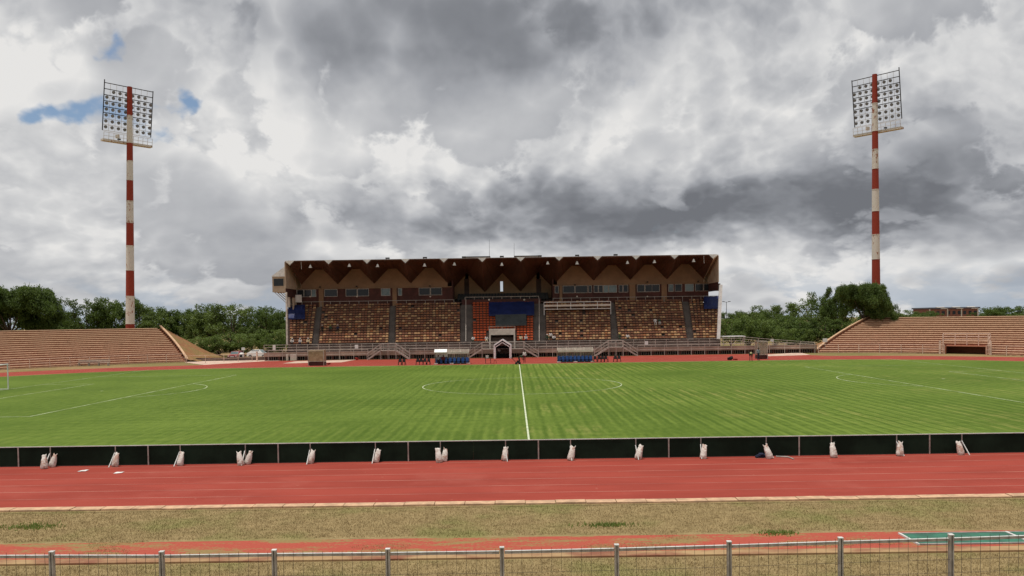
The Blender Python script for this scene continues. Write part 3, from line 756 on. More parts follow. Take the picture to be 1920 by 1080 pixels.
# beige gables under each fold
for i in range(11):
    y = YV if i in (4, 5, 6) else YB
    p = roofpts(i, y, -0.01); zb = 9.16 if y == YV else 11.88
    mb = MB()
    if i == 5:      # the middle gable has a narrow slit open to the sky
        c = at(940.5, 536, YV).x; w = 0.24; zt, zs = at(940, 527.5, YV).z, at(940, 546.5, YV).z
        prof = lambda x: p[0].z + (p[1].z - p[0].z) * min(1, (x - p[0].x) / (p[1].x - p[0].x)) if x < p[2].x else p[2].z + (p[3].z - p[2].z) * (x - p[2].x) / (p[3].x - p[2].x)
        for xs in ((p[0].x, c - w), (c + w, p[3].x)):
            q = [x for x in (p[0].x, p[1].x, p[2].x, p[3].x) if xs[0] < x < xs[1]]; X = [xs[0]] + q + [xs[1]]
            for xa, xb in zip(X, X[1:]):
                mb.hexa([(xa, y, 9.2), (xb, y, 9.2), (xb, y + 0.2, 9.2), (xa, y + 0.2, 9.2), (xa, y, prof(xa)), (xb, y, prof(xb)), (xb, y + 0.2, prof(xb)), (xa, y + 0.2, prof(xa))])
        mb.box(c - w, c + w, y, y + 0.2, zt, prof(c)); mb.box(c - w, c + w, y, y + 0.2, 9.2, zs)
    else:
        for k in range(3):
            a, b = p[k], p[k + 1]; mb.hexa([(a.x, y, zb), (b.x, y, zb), (b.x, y + 0.2, zb), (a.x, y + 0.2, zb), a, b, b + Vector((0, 0.2, 0)), a + Vector((0, 0.2, 0))])
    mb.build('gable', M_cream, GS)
XSL, XSR = at(848, 545, YB).x, at(1037, 545, YB).x
for x0, x1 in ((x0e, XSL), (XSR, x1e)):
    MB().box(x0, x1, YB + 0.02, YB + 0.22, 8.6, 11.88).build('suite_wall', M_brick, GS)
    MB().box(x0, x1, YB - 0.12, YB + 0.3, 11.80, 11.95).build('gable_beam', M_cream, GS)
for x in (XSL, XSR): MB().box(x - 0.12, x + 0.12, YB + 0.25, YV, 8.6, 13.0).build('recess_wall', M_brick, GS)
MB().box(x0e, x1e, YV + 0.25, YV + 0.5, 0, 9.15).build('light_stop_wall', M_conc, GS)  # unseen wall added to stop light from behind, under the stand
MB().box(XSL + 0.15, XSR - 0.15, YB - 0.2, YV, 9.0, 9.15).build('balcony_floor', M_conc, GS)
# windows of the suites: photo pixel ranges
WIN = [(543, 556, 0), (557.5, 569, 0), (570.5, 583, 0), (584.5, 592, 1), (609, 632, 0), (649, 669, 0), (671, 691, 0), (715, 731, 1), (747, 753, 1), (786, 806, 0), (808, 828, 0),
       (1041, 1047, 0), (1056, 1077, 0), (1079, 1101, 0), (1104, 1109, 0), (1114, 1121, 0), (1123, 1130, 0), (1132, 1140, 1), (1142, 1156, 1), (1161, 1167, 0), (1169, 1177, 0), (1195, 1208, 0), (1210, 1222, 0), (1223, 1236, 0), (1254, 1262, 1), (1266, 1278, 0), (1285, 1300, 1), (1304, 1318, 0), (1320, 1338, 0), (1342, 1350, 0)]
for a, b, pale in WIN:
    sl = -(a - 960) * 0.0147
    x0, x1 = at(a, 545, YB).x, at(b, 545, YB).x; z1, z0 = at(960, 538.0, YB).z, at(960, 550.5, YB).z
    wn = MB().box(x0, x1, YB - 0.02, YB + 0.018, z0, z1).build('window', M_pane if pale else M_glass, GS)
    fr = MB(); t = 0.07
    for q in ((x0 - t, x0, z0 - t, z1 + t), (x1, x1 + t, z0 - t, z1 + t), (x0, x1, z0 - t, z0), (x0, x1, z1, z1 + t)): fr.box(q[0], q[1], YB - 0.06, YB + 0.015, q[2], q[3])
    fr.build('window_frame', M_galv, wn)
for a, b in ((598, 607), (736, 744), (1049, 1054), (1180, 1191), (1240, 1250)):
    MB().box(at(a, 545, YB).x, at(b, 545, YB).x, YB - 0.22, YB - 0.005, 8.7, 11.79).build('pier', M_cream, GS)
for px in (581.5, 669.5, 806.8, 1082, 1214, 1319): MB().tube(at(px, 556, YB - 0.1), at(px, 556, YB - 0.1) + Vector((0, 0.09, 0)), 0.14, 0.11, 8).build('wall_lamp', M_offwhite, GS)
for px, py in ((600, 537), (668.5, 536), (806, 535), (1078, 533), (1214, 527.5), (1309, 526.5)): MB().tube(at(px, py, YB - 0.3), at(px, py + 2.2, YB - 0.3), 0.10, 0.16, 8).build('loudspeaker', M_black, GS)
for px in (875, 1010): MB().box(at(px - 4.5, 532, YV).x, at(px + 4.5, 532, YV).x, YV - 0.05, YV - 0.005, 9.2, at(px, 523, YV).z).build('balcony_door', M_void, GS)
# balcony: dark chairs and parapet
for r_ in range(3):
    for k in range(30):
        x = XSL + 1.0 + k * (XSR - XSL - 2.0) / 29
        if r_ == 0 and k == 0: bm_ = MB().box(-0.24, 0.24, 0.0, 0.42, 0.40, 0.48).box(-0.24, 0.24, 0.40, 0.46, 0.48, 0.95).box(-0.04, 0.04, 0.1, 0.3, 0, 0.4).mesh('balcony_chair', M_black)
        o = link('balcony_chair', bm_, GS); o.location = (x, YB + 0.9 + r_ * 0.95, 9.15 + r_ * 0.32)
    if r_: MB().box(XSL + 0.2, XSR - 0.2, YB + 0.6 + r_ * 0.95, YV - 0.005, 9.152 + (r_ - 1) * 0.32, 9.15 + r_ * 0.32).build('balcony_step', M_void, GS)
MB().box(at(866, 560, YB).x, at(1014, 560, YB).x, YB - 0.32, YB - 0.2, 8.55, 9.62).build('balcony_parapet', M_brick, GS)
mb = MB(); xa, xb = at(872, 556, YB).x, at(1010, 556, YB).x
mb.bar((xa, YB - 0.26, 10.02), (xb, YB - 0.26, 10.02), 0.07)
for k in range(9): mb.bar((xa + (xb - xa) * k / 8, YB - 0.26, 9.6), (xa + (xb - xa) * k / 8, YB - 0.26, 10.02), 0.06)
mb.build('balcony_rail', M_rail, GS)
for px in (917, 983): MB().tube(at(px, 562, YB - 0.42), at(px, 562, YB - 0.42) + Vector((0, 0.1, 0)), 0.17, 0.12, 8).build('wall_lamp', M_offwhite, GS)

# raked seating
NRO, SD, SH, SY0, SZ0 = 16, 0.475, 0.413, 130.7, 2.30
def rake_z(y): return SZ0 + (y - SY0) * SH / SD
def X_(px, y=134.5): return at(px, 605, y).x
def EDGE(pb, pt, i): return X_(pb + (pt - pb) * i / (NRO - 1), SY0 + i * SD)
# block edges: (left bottom, left top, right bottom, right top) in photo pixels; the blocks widen upwards
BLOCKS = [(540, 540, 584, 595, 0), (595, 603, 728, 732, 0), (739, 741, 863, 864, 0), (885, 885, 1001, 1002, 1), (1023, 1022, 1147, 1145, 0), (1159, 1152, 1289.5, 1280, 0), (1300, 1291, 1349, 1349, 0)]
for i in range(NRO):
    y = SY0 + i * SD
    MB().box(EDGE(539, 539, i), EDGE(1350, 1350, i), y, y + SD + (0.25 if i == NRO - 1 else 0.01), (SZ0 + (i - 1) * SH - 0.1) if i else 1.2, SZ0 + i * SH).build('seating_step', M_conc, GS)
for p_, q_ in zip(BLOCKS, BLOCKS[1:]):
    st = MB()
    for i in range(NRO):
        y = SY0 + i * SD; z = SZ0 + i * SH; xa, xb = EDGE(p_[2], p_[3], i) + 0.03, EDGE(q_[0], q_[1], i) - 0.03
        st.box(xa, xb, y - 0.02, y + 0.22, z - SH * 0.5, z + 0.006); st.box(xa, xb, y + 0.22, y + SD - 0.02, z - 0.05, z + SH * 0.5)
    st.build('aisle_stair', M_aisle, GS)
vx0, vx1 = at(917, 630, 130.6).x, at(966, 630, 130.6).x
def seat_mesh(name, m_):
    mb = MB(); mb.hexa([(-0.235, -0.02, 0.36), (0.235, -0.02, 0.36), (0.235, 0.36, 0.33), (-0.235, 0.36, 0.33), (-0.235, -0.02, 0.42), (0.235, -0.02, 0.42), (0.235, 0.36, 0.38), (-0.235, 0.36, 0.38)])
    mb.hexa([(-0.235, 0.34, 0.38), (0.235, 0.34, 0.38), (0.235, 0.38, 0.38), (-0.235, 0.38, 0.38), (-0.20, 0.42, 0.64), (0.20, 0.42, 0.64), (0.20, 0.45, 0.64), (-0.20, 0.45, 0.64)])
    mb.cur = 1; mb.box(-0.05, 0.05, 0.2, 0.34, 0.0, 0.34); return mb
SM = {k: seat_mesh('seat', v) for k, v in (('A', 0), ('B', 0), ('C', 0), ('O', 0))}
SMAT = {'A': M_seatA, 'B': M_seatB, 'C': M_seatC, 'O': M_orange}
SME = {k: SM[k].mesh('seat', [SMAT[k], M_dark]) for k in SM}
ind = 0
for bi, (lb, lt, rb_, rt, org) in enumerate(BLOCKS):
    ns = int((X_(rb_) - X_(lb)) / (0.52 if not org else 0.55)); pool = {}; prev = {}
    for i in range(NRO):
        y = SY0 + i * SD + 0.02; z = SZ0 + i * SH; x0, x1 = EDGE(lb, lt, i) + 0.12, EDGE(rb_, rt, i) - 0.12
        for k in range(ns):
            x = x0 + (k + 0.5) * (x1 - x0) / ns
            if org and vx0 - 0.3 < x < vx1 + 0.3 and i < 4: continue
            kind = 'O' if org else ('B' if (k + 2 * (i % 2) + int(rng.random() < 0.3)) % 3 == 0 and rng.random() < 0.85 else rng.choices('AC', (0.86, 0.14))[0])
            if rng.random() < 0.015: continue
            if i < 2 and ind < 300:
                o = link('seat', SME[kind], GS); o.location = (x, y, z); ind += 1
            else:
                mb = pool.setdefault(kind, MB()); src = SM[kind]; bb = len(mb.v)
                mb.v += [(p[0] + x, p[1] + y, p[2] + z) for p in src.v]; mb.f += [tuple(q + bb for q in f) for f in src.f]; mb.mi += src.mi
    for kd, mb in pool.items(): mb.build('seat_rows', [SMAT[kd], M_dark], GS)['kind'] = 'stuff'
# railing along the top of the seats
for a, b in ((566, 851), (1037, 1349)):
    xa, xb = at(a, 560, YB - 0.3).x, at(b, 560, YB - 0.3).x; zt = 9.62; yr = YB - 0.3; n_ = int((xb - xa) / 1.55)
    for k in range(n_ + 1): MB().bar((xa + (xb - xa) * k / n_, yr, 8.5), (xa + (xb - xa) * k / n_, yr, zt), 0.06).build('rail_post', M_galv, GS)
    MB().bar((xa, yr, zt), (xb, yr, zt), 0.07).build('rail', M_galv, GS)
for px in (873.5, 1011): MB().tube(at(px, 640, 130.5), at(px, 560, 136.6), 0.05, None, 6).build('drain_pipe', M_rail, GS)
# end columns
MB().bar(at(538.5, 646, YF - 1.6), at(537, 548, YF - 0.2), 0.26, 0.26).build('end_column', M_rail, GS)
MB().bar(at(1347, 636, YF - 1.6), at(1351.5, 534, YF - 0.2), 0.50, 0.30).build('end_column', M_white, GS)
# lamps hanging under the roof edge
for px, py in ((582, 499), (655, 497), (708, 497.5), (796, 496.5), (852, 494.5), (941, 495), (1027, 492.5), (1082, 492.5), (1176.5, 491.5), (1227, 490), (1300.5, 488)):
    p = at(px, py, YF + 0.5); lb = MB().tube(p - Vector((0, 0, 0.28)), p + Vector((0, 0, 0.22)), 0.30, 0.09, 10).build('roof_lamp', M_white, GS)
    MB().tube(p + Vector((0, 0, 0.22)), (p.x, p.y, ZR0 + 0.02), 0.025, None, 5).build('stem', M_dark, lb)
for px in (727, 797, 870, 941, 1012, 1082, 1154):
    p = at(px, 487 - (px - 960) * 0.0147 + (-2), YF + 0.6); z = ZR0 + 0.15
    fl = MB().box(p.x - 0.33, p.x + 0.33, YF + 0.3, YF + 0.6, z + 0.12, z + 0.34).box(p.x - 0.28, p.x - 0.2, YF + 0.4, YF + 0.5, z - 0.02, z + 0.14).box(p.x + 0.2, p.x + 0.28, YF + 0.4, YF + 0.5, z - 0.02, z + 0.14).build('roof_floodlight', M_dark, GS)
for px in (564.5, 1319.5):
    a = at(px, 490 if px < 900 else 479, YF + 0.1); MB().tube((a.x, a.y, ZR0), (a.x + 0.05, a.y, ZR0 - 1.25), 0.05, None, 6).build('drop_arm', M_galv, GS)
for a, b in ((869, 918), (966, 1014)):
    x0, x1 = at(a, 482, YF + 2).x, at(b, 482, YF + 2).x; z0 = ZR0 - 0.15
    MB().box(x0, x1, YF + 2.0, YF + 3.4, z0, z0 + 0.62).build('plant_housing', M_offwhite, GS)
    MB().box(x0 - 0.15, x1 + 0.1, YF + 1.9, YF + 3.5, z0 + 0.62, z0 + 0.74).build('housing_cap', M_dark, GS)
for px, py in ((917.5, 449), (964, 456)):
    a = at(px, 484, YF + 2.2); b = at(px, py, YF + 2.2); MB().tube((a.x, a.y, ZR0 - 0.2), b, 0.035, 0.015, 6).build('antenna', M_dark, GS)
# side cabin
cx0, cx1 = at(512.5, 530, 136).x, at(543, 530, 136).x; cz0, cz1 = at(525, 548, 136).z, at(525, 519, 136).z
cab = MB().box(cx0, cx1, 135.4, 139.5, cz0, cz1).build('side_cabin', M_sidew, GS)
MB().box(cx0 + 0.25, cx0 + 1.9, 135.37, 135.398, cz0 + 1.05, cz1 - 0.35).build('cabin_window', M_glass, cab)
MB().box(cx0 + 2.1, cx1 - 0.1, 135.37, 135.398, cz0 + 1.05, cz1 - 0.35).build('cabin_window', M_glass, cab)
zt = at(534, 500, 136).z; xr_ = at(536, 500, 136).x
MB().hexa([(cx0 - 0.1, 135.3, cz1), (xr_, 135.3, cz1), (xr_, 139.6, cz1), (cx0 - 0.1, 139.6, cz1), (cx0 - 0.1, 135.3, cz1 + 0.08), (xr_, 135.3, zt), (xr_, 139.6, zt), (cx0 - 0.1, 139.6, cz1 + 0.08)]).build('cabin_roof', M_white, cab)
br = MB()
for y in (135.6, 137.5, 139.3):
    for f in (0.1, 0.5): br.bar((cx0 + 0.2 + f, y, cz0), (cx0 + 2.2, y, cz0 - 1.9 + f), 0.09)
br.build('cabin_brace', M_galv, cab)
MB().box(cx0 + 2.05, at(542.5, 560, 136).x, 136.2, 138.6, 8.7, cz0 - 0.004).build('stair_core', M_offwhite, GS)
# white panel under the end window
MB().box(at(541, 560, 138).x, at(566, 560, 138).x, 137.9, 137.98, at(553, 567, 138).z, at(553, 553, 138).z).build('white_panel', M_white, GS)
# vomitory
yv = 130.55; zt = at(941, 617, yv).z; zl_ = at(941, 628, yv).z
vm = MB().box(vx0, vx1, yv, yv + 2.0, zl_, zt).box(vx0, vx0 + 0.25, yv, yv + 2.0, 1.25, zl_).box(vx1 - 0.25, vx1, yv, yv + 2.0, 1.25, zl_).build('stair_portal', M_offwhite, GS)
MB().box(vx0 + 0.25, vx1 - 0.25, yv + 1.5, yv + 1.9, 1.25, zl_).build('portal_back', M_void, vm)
rl = MB()
for x in (vx0, (vx0 + vx1) / 2, vx1): rl.bar((x, yv + 0.05, zt - 0.02), (x, yv + 0.05, zt + 0.42), 0.05)
rl.bar((vx0, yv + 0.05, zt + 0.42), (vx1, yv + 0.05, zt + 0.42), 0.05); rl.build('portal_rail', M_rail, vm)
# promenade in front of the seats
px0, px1 = at(496, 656, 129).x, at(1530, 650, 129).x
MB().box(px0, px1, 128.8, 130.75, 0.98, 1.25).build('promenade_deck', M_conc, GS)
MB().box(px0, px1, 128.6, 128.8, 0.62, 1.28).build('promenade_fascia', M_fascia, GS)
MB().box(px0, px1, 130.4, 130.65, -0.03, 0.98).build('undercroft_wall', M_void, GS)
k = 0; x = px0 + 0.3
while x < px1:
    MB().box(x - 0.14, x + 0.14, 128.64, 129.0, -0.03, 0.62).build('undercroft_pier', M_brick, GS)
    x += 2.15
bal = MB(); x = px0
while x < px1:
    bal.bar((x, 128.9, 0), (x, 128.9, 0.98), 0.035); x += 0.36
bal.build('undercroft_bars', M_galv, GS)
for a, b in ((537, 541), (545, 556)): MB().box(at(a, 668, 128.5).x, at(b, 668, 128.5).x, 128.2, 128.59, 0, 0.98).build('cabinet', M_offwhite, GS)

PR = thing('promenade_railing', 'pale three bar railing along the promenade before the lowest seats', 'railing', (-1.5, 128.9, 1.25))
def rail_run(T, pts, zb, hts, step, m_, r=0.03):
    for a, b in zip(pts, pts[1:]):
        L = (b - a).length; n_ = max(1, round(L / step))
        for k in range(n_ + (1 if b is pts[-1] else 0)):
            p = a.lerp(b, k / n_); MB().bar(p, p + Vector((0, 0, hts[-1])), 0.065).build('post', m_, T)
    for h in hts: MB().poly([p + Vector((0, 0, h)) for p in pts], r, 5).build('rail', m_, T)
rail_run(PR, [Vector((px0, 128.75, 1.25)), Vector((at(1392, 640, 128.75).x, 128.75, 1.25))], 1.25, (0.45, 0.85, 1.25), 1.75, M_rail)
for px, py, w, h in ((514, 652, 0.45, 0.8), (668.5, 650, 0.55, 0.62), (1212, 643, 0.52, 0.6)):
    p = at(px, py, 128.66); tag(MB().box(p.x - w / 2, p.x + w / 2, 128.64, 128.67, p.z - h / 2, p.z + h / 2).build('notice_board', M_white), {514: 'narrow white notice plate at the left end of the promenade railing', 668.5: 'square white notice plate on the railing left of the first stile', 1212: 'square white notice plate on the railing right of the last stile'}[px], 'notice')
RR = thing('ramp_railing', 'pale railing sloping down from the promenade towards the right terrace', 'railing', at(1395, 640, 129))
rail_run(RR, [at(1394, 645, 128.7), at(1450, 650, 128.7), at(1527, 655, 128.7)], 0, (0.4, 0.8, 1.15), 2.2, M_rail)
tag(MB().hexa([at(1394, 668, 129.4), at(1535, 664, 129.4), at(1535, 664, 130), at(1394, 668, 130), at(1394, 652, 129.4), at(1535, 659.5, 129.4), at(1535, 659.5, 130), at(1394, 652, 130)]).build('retaining_wall', M_brick), 'low red brown brick wall stepping down beside the right terrace', 'wall')
AW = thing('awning', 'small white flat awning beside the right end of the grandstand', 'awning', at(1373, 640, 131))
a, b = at(1353, 631.5, 130.6), at(1395, 631.5, 130.6)
MB().box(a.x, b.x, 129.8, 132.2, a.z - 0.04, a.z + 0.1).build('roof_sheet', M_white, AW)
for x in (a.x + 0.1, (a.x + b.x) / 2, b.x - 0.1):
    for y in (129.9, 132.1): MB().bar((x, y, 1.25), (x, y, a.z - 0.04), 0.07).build('post', M_rail, AW)

# track side fence
FN = thing('trackside_fence', 'pale two bar pipe fence between the track and the grandstand', 'fence', (-1.5, 127, 0))
FZ = 127.0
def seg(p0, p1): return [Vector((at(p0, 668, FZ).x, FZ, 0)), Vector((at(p1, 668, FZ).x, FZ, 0))]
for p0, p1 in ((503, 690), (768, 880), (1010, 1115), (1196, 1422), (1443, 1528)):
    rail_run(FN, seg(p0, p1), 0, (0.95, 1.65), 2.12, M_rail)
def stile(c, half, run, label, wide=False):
    T = thing('stile', label, 'stairs', (c, FZ, 0)); dz = 1.48; w = 0.55
    MB().box(-half, half, -w, w, dz - 0.07, dz).build('deck', M_rail, T, local=True)
    for s in (-1, 1):
        for y in (-w, w):
            MB().bar((s * half, y, dz - 0.05), (s * (half + run), y, 0.02), 0.07, 0.2).build('stringer', M_rail, T, local=True)
            MB().bar((s * half, y, dz + 1.0), (s * (half + run), y, 1.0), 0.06).build('handrail', M_rail, T, local=True)
            MB().bar((s * half, y, dz + 0.5), (s * (half + run), y, 0.5), 0.05).build('mid_rail', M_rail, T, local=True)
            for f in (0.5, 1.0): MB().bar((s * (half + run * f), y, dz * (1 - f)), (s * (half + run * f), y, dz * (1 - f) + 1.0), 0.055).build('baluster', M_rail, T, local=True)
            MB().bar((s * half, y, 0), (s * half, y, dz + 1.0), 0.07).build('post', M_rail, T, local=True)
        for k in range(7):
            f = (k + 0.5) / 7; x = s * (half + run * f); z = dz * (1 - f)
            MB().box(x - 0.13, x + 0.13, -w + 0.04, w - 0.04, z - 0.03, z).build('tread', M_rail, T, local=True)
    for y in (-w, w):
        for h in (0.5, 1.0): MB().bar((-half, y, dz + h), (half, y, dz + h), 0.06).build('deck_rail', M_rail, T, local=True)
        if not wide: MB().bar((0, y, 0), (0, y, dz + 1.0), 0.06).build('post', M_rail, T, local=True)
    return T
X2 = lambda px: at(px, 660, FZ).x
stile((X2(714) + X2(743)) / 2, (X2(743) - X2(714)) / 2, X2(768) - X2(743), 'pale steel stile over the fence left of the dugouts')
stile((X2(1141) + X2(1168)) / 2, (X2(1168) - X2(1141)) / 2, X2(1195) - X2(1168), 'pale steel stile over the fence right of the dugouts')
stile((X2(904) + X2(982)) / 2, (X2(982) - X2(904)) / 2, X2(1009) - X2(982), 'wide steel stair bridge over the players tunnel', True)

# players tunnel
TU = thing('players_tunnel', 'white framed pentagonal players tunnel with dark cover below the stand', 'tunnel', at(942.5, 672, 124.7))
tw, te, tp = 1.30, 2.05, 2.90
def penta(y, s=1.0): return [Vector((-tw * s, y, 0)), Vector((-tw * s, y, te * s)), Vector((0, y, tp * s)), Vector((tw * s, y, te * s)), Vector((tw * s, y, 0))]
for k, y in enumerate((0.0, 1.3, 2.6, 3.9)):
    h = MB(); p = penta(y)
    for a, b in zip(p, p[1:]): h.bar(a, b, 0.16, 0.16, up=(0, 1, 0))
    h.build('hoop', M_bright, TU, local=True)
mb = MB()
A, B_ = penta(0.05, 0.97), penta(4.0, 0.97)
mb.strip(A, B_); mb.build('cover', M_grey, TU, local=True)
mb = MB(); p = penta(0.03, 0.86)
for a, b in zip(p, p[1:]): mb.bar(a, b, 0.12, 0.12, up=(0, 1, 0))
mb.build('inner_hoop', M_bright, TU, local=True)
MB().face([(-1.2, 3.98, 0), (1.2, 3.98, 0), (1.2, 3.98, 2.0), (0, 3.98, 2.75), (-1.2, 3.98, 2.0)]).build('end_curtain', M_black, TU, local=True)
MB().box(-0.35, 0.35, 1.9, 2.1, 2.1, 2.2).build('lamp', M_white, TU, local=True)

# covers laid over the seats
def rake_row(py, lift):            # depth where the covered seats are seen at photo row py (middle of the photo)
    y = SY0
    while y < YB and CAM_H - (py - 598.6) * y / 1500 > rake_z(y) + lift: y += 0.02
    return y
def drape(name, label, p0, p1, q0, q1, m_, lift):
    mb = MB(); n_, k_ = 16, 8; y0, y1 = rake_row(q1, lift), rake_row(q0, lift)
    G_ = []
    for j in range(k_ + 1):
        y = y0 + (y1 - y0) * j / k_; xa, xb = X_(p0, y), X_(p1, y)
        G_.append([Vector((xa + (xb - xa) * i / n_, y, rake_z(y) + lift + 0.05 * mnoise.noise(Vector((i * 0.6, j * 0.7, p0))))) for i in range(n_ + 1)])
    for a, b in zip(G_, G_[1:]): mb.strip(a, b)
    mb.strip([v + Vector((0, -0.02, -0.25)) for v in G_[0]], G_[0])
    o = mb.build(name, m_); md = o.modifiers.new('thickness', 'SOLIDIFY'); md.thickness = 0.02
    return tag(o, label, 'tarpaulin')
drape('tarpaulin', 'wide dark blue tarpaulin over the orange seats in the middle', 917, 1002, 566, 589, M_blue, 0.95)
drape('tarpaulin', 'dark grey tarpaulin over orange seats below the blue one', 929, 987, 589.5, 608, M_grey, 0.90)
drape('tarpaulin', 'small dark blue tarpaulin over seats at the left end of the stand', 541, 572, 566, 590, M_blue, 0.95)
drape('tarpaulin', 'small dark blue tarpaulin over seats at the right end of the stand', 1320, 1349.5, 561, 582, M_blue, 1.0)
CPF = thing('camera_platform', 'white railed camera platform above the seats right of the orange block', 'platform', at(1082, 580, 135.4))
x0, x1 = at(1020, 572, 135.4).x, at(1145, 570, 135.4).x
zz = [at(1082, q, 135.4).z for q in (566, 572.5, 579)]
MB().box(x0, x1, 135.4, 137.0, zz[2] - 0.1, zz[2]).build('deck', M_rail, CPF)
for z, h in zip(zz, (0.10, 0.30, 0.08)): MB().box(x0, x1, 135.34, 135.39, z - h / 2, z + h / 2).build('rail', M_white if h < 0.2 else M_offwhite, CPF)
for k in range(6):
    x = x0 + (x1 - x0) * k / 5; MB().bar((x, 135.32, zz[2] - (0.1 if 0 < k < 5 else 1.0)), (x, 135.32, zz[0]), 0.08).build('post', M_white, CPF)

# ------------------------------------------------------------------ perimeter boards, sandbags
YBD = 34.6; BH = 0.87
xs_ = lambda px: at(px, 845, YBD).x
BP = 243.4; bx0 = xs_(35); bw = xs_(35 + BP) - bx0
SACKS = {}
for k in range(-1, 9):
    x0 = bx0 + k * bw
    nm = ['partly cut off at the left edge of the photo', 'first full one from the left'] + [ORD[j] + ' full one from the left' for j in range(1, 7)] + ['', '']
    lab = 'black perimeter board with white top edge, ' + ('cut off by the left edge of the photo' if k == -1 else 'cut off by the right edge of the photo' if k >= 7 else ORD[k] + ' full panel from the left')
    if k == 8: continue
    T = thing('perimeter_board', lab, 'board', (x0, YBD, 0), 0, 'black boards along the near touchline')
    MB().box(0.003, bw / 2 - 0.001, -0.012, 0.012, 0.03, BH - 0.03).build('panel', M_board, T, local=True)
    MB().box(bw / 2 + 0.001, bw - 0.003, -0.012, 0.012, 0.03, BH - 0.03).build('panel', M_board, T, local=True)
    MB().box(0.004, bw - 0.004, -0.025, 0.025, BH - 0.03, BH).build('top_rail', M_edge, T, local=True)
    MB().box(0.004, bw - 0.004, -0.02, 0.02, 0.0, 0.03).build('bottom_rail', M_dark, T, local=True)
    MB().box(-0.028, 0.028, -0.045, -0.026, 0, BH - 0.03).build('joint_post', M_galv, T, local=True)
    for q in (0.247, 0.748):
        MB().box(bw * q - 0.02, bw * q + 0.02, -0.04, -0.013, 0, BH - 0.03).build('stay_post', M_galv, T, local=True)
        lean = rng.uniform(-0.10, 0.16)
        MB().bar((bw * q - 0.02, -0.05, 0.56), (bw * q + lean, -0.52, 0.012), 0.032).build('stay_strut', M_edge, T, local=True)
def sack_mesh(seed):
    r_ = random.Random(seed); rings = []; n_ = 14
    H = 0.60
    for k, (z, w, d) in enumerate(((0.0, 0.14, 0.10), (0.03, 0.185, 0.14), (0.16, 0.18, 0.145), (0.30, 0.16, 0.125), (0.42, 0.145, 0.10), (0.50, 0.13, 0.06), (0.55, 0.115, 0.035), (0.62, 0.135, 0.03), (0.625, 0.12, 0.012))):
        rg = []
        for i in range(n_):
            t = 2 * math.pi * i / n_; c, s = math.cos(t), math.sin(t)
            e = 0.75; x = math.copysign(abs(c) ** e, c) * w; y = math.copysign(abs(s) ** e, s) * d
            j = 1 + 0.12 * mnoise.noise(Vector((c * 1.5 + seed * 3.1, s * 1.5, z * 6)))
            sag = 0.02 * math.sin(t * 2 + seed) * z
            rg.append((x * j + sag, y * j, z * (1 + 0.05 * math.sin(t * 3 + seed)) + (0.03 * math.sin(t * 2 + seed * 2) if k > 6 else 0)))
        rings.append(rg)
    return MB().rings(rings)
sackM = [sack_mesh(i).mesh('sandbag', M_sack, True) for i in range(5)]
SK = [(83, 879, -8, 'left one of the two sandbags by the first stay from the left'), (97, 876, 8, 'right one of the two sandbags by the first stay from the left'), (215, 875, 4, ''), (337, 873, 6, ''), (452, 872, -10, 'left one of the two sandbags by the fourth stay from the left'), (463, 869, 12, 'right one of the two sandbags by the fourth stay from the left'), (581, 869, 10, ''), (704, 867, 14, ''), (824, 867, -4, 'left one of the two sandbags leaning at the seventh stay'), (832, 864, 16, 'right one of the two sandbags leaning at the seventh stay'), (946, 864, 6, ''), (1069, 863, 10, ''), (1196, 861, 10, ''), (1318, 860, 6, ''), (1444, 860, -14, 'tilted white sandbag beside a dark blue bundle and a lying pipe'), (1564, 858, 0, 'upright white sandbag with green tie, third from the right'), (1687, 855, 14, ''), (1803, 853, -10, 'brownish sandbag behind a slanting strut at the far right')]
names = {215: 'second', 337: 'third', 581: 'fifth', 704: 'sixth', 946: 'eighth', 1069: 'ninth', 1196: 'tenth', 1318: 'eleventh', 1687: 'thirteenth'}
for i, (px, py, tl, lab) in enumerate(SK):
    p = ground(px, py); p.y = min(p.y, YBD - 0.19) if 'left one' not in lab else min(p.y, YBD - 0.42)
    p.x = at(px, py, p.y).x
    o = link('sandbag', sackM[i % 5]); o.location = (p.x, p.y, 0.0); o.rotation_euler = (R(-12), R(tl), rng.uniform(-0.5, 0.5))
    s = rng.uniform(0.93, 1.08); o.scale = (s * 0.80, s * 0.82, s * 0.93)
    if px == 1687: lab = 'whitish sandbag behind a slanting strut, second from the right end'
    tag(o, lab or 'whitish woven sandbag leaning on the board at the %s stay from the left' % names[px], 'sandbag', 'sandbags holding the boards')
p = ground(1427, 858); bd = MB()
for k in range(5): bd.cbox((p.x - 0.12 + k * 0.06, p.y + rng.uniform(-0.04, 0.04), 0.05 + 0.05 * (k % 3)), 0.26, 0.2, 0.09, k * 0.7)
o = bd.build('bundle', mat('navy_cloth', (0.015, 0.018, 0.04), 0.8)); tag(o, 'dark blue cloth bundle lying against the board by a sandbag', 'bundle')
md = o.modifiers.new('round', 'BEVEL'); md.width = 0.03; md.segments = 2
a, b, c = ground(1455, 857), ground(1478, 858), ground(1488, 862)
tag(MB().poly([Vector((q.x, q.y, 0.03)) for q in (a, b, c)], 0.03, 8).build('bent_pipe', M_galv), 'bent grey pipe lying on the track by a tilted sandbag', 'pipe')
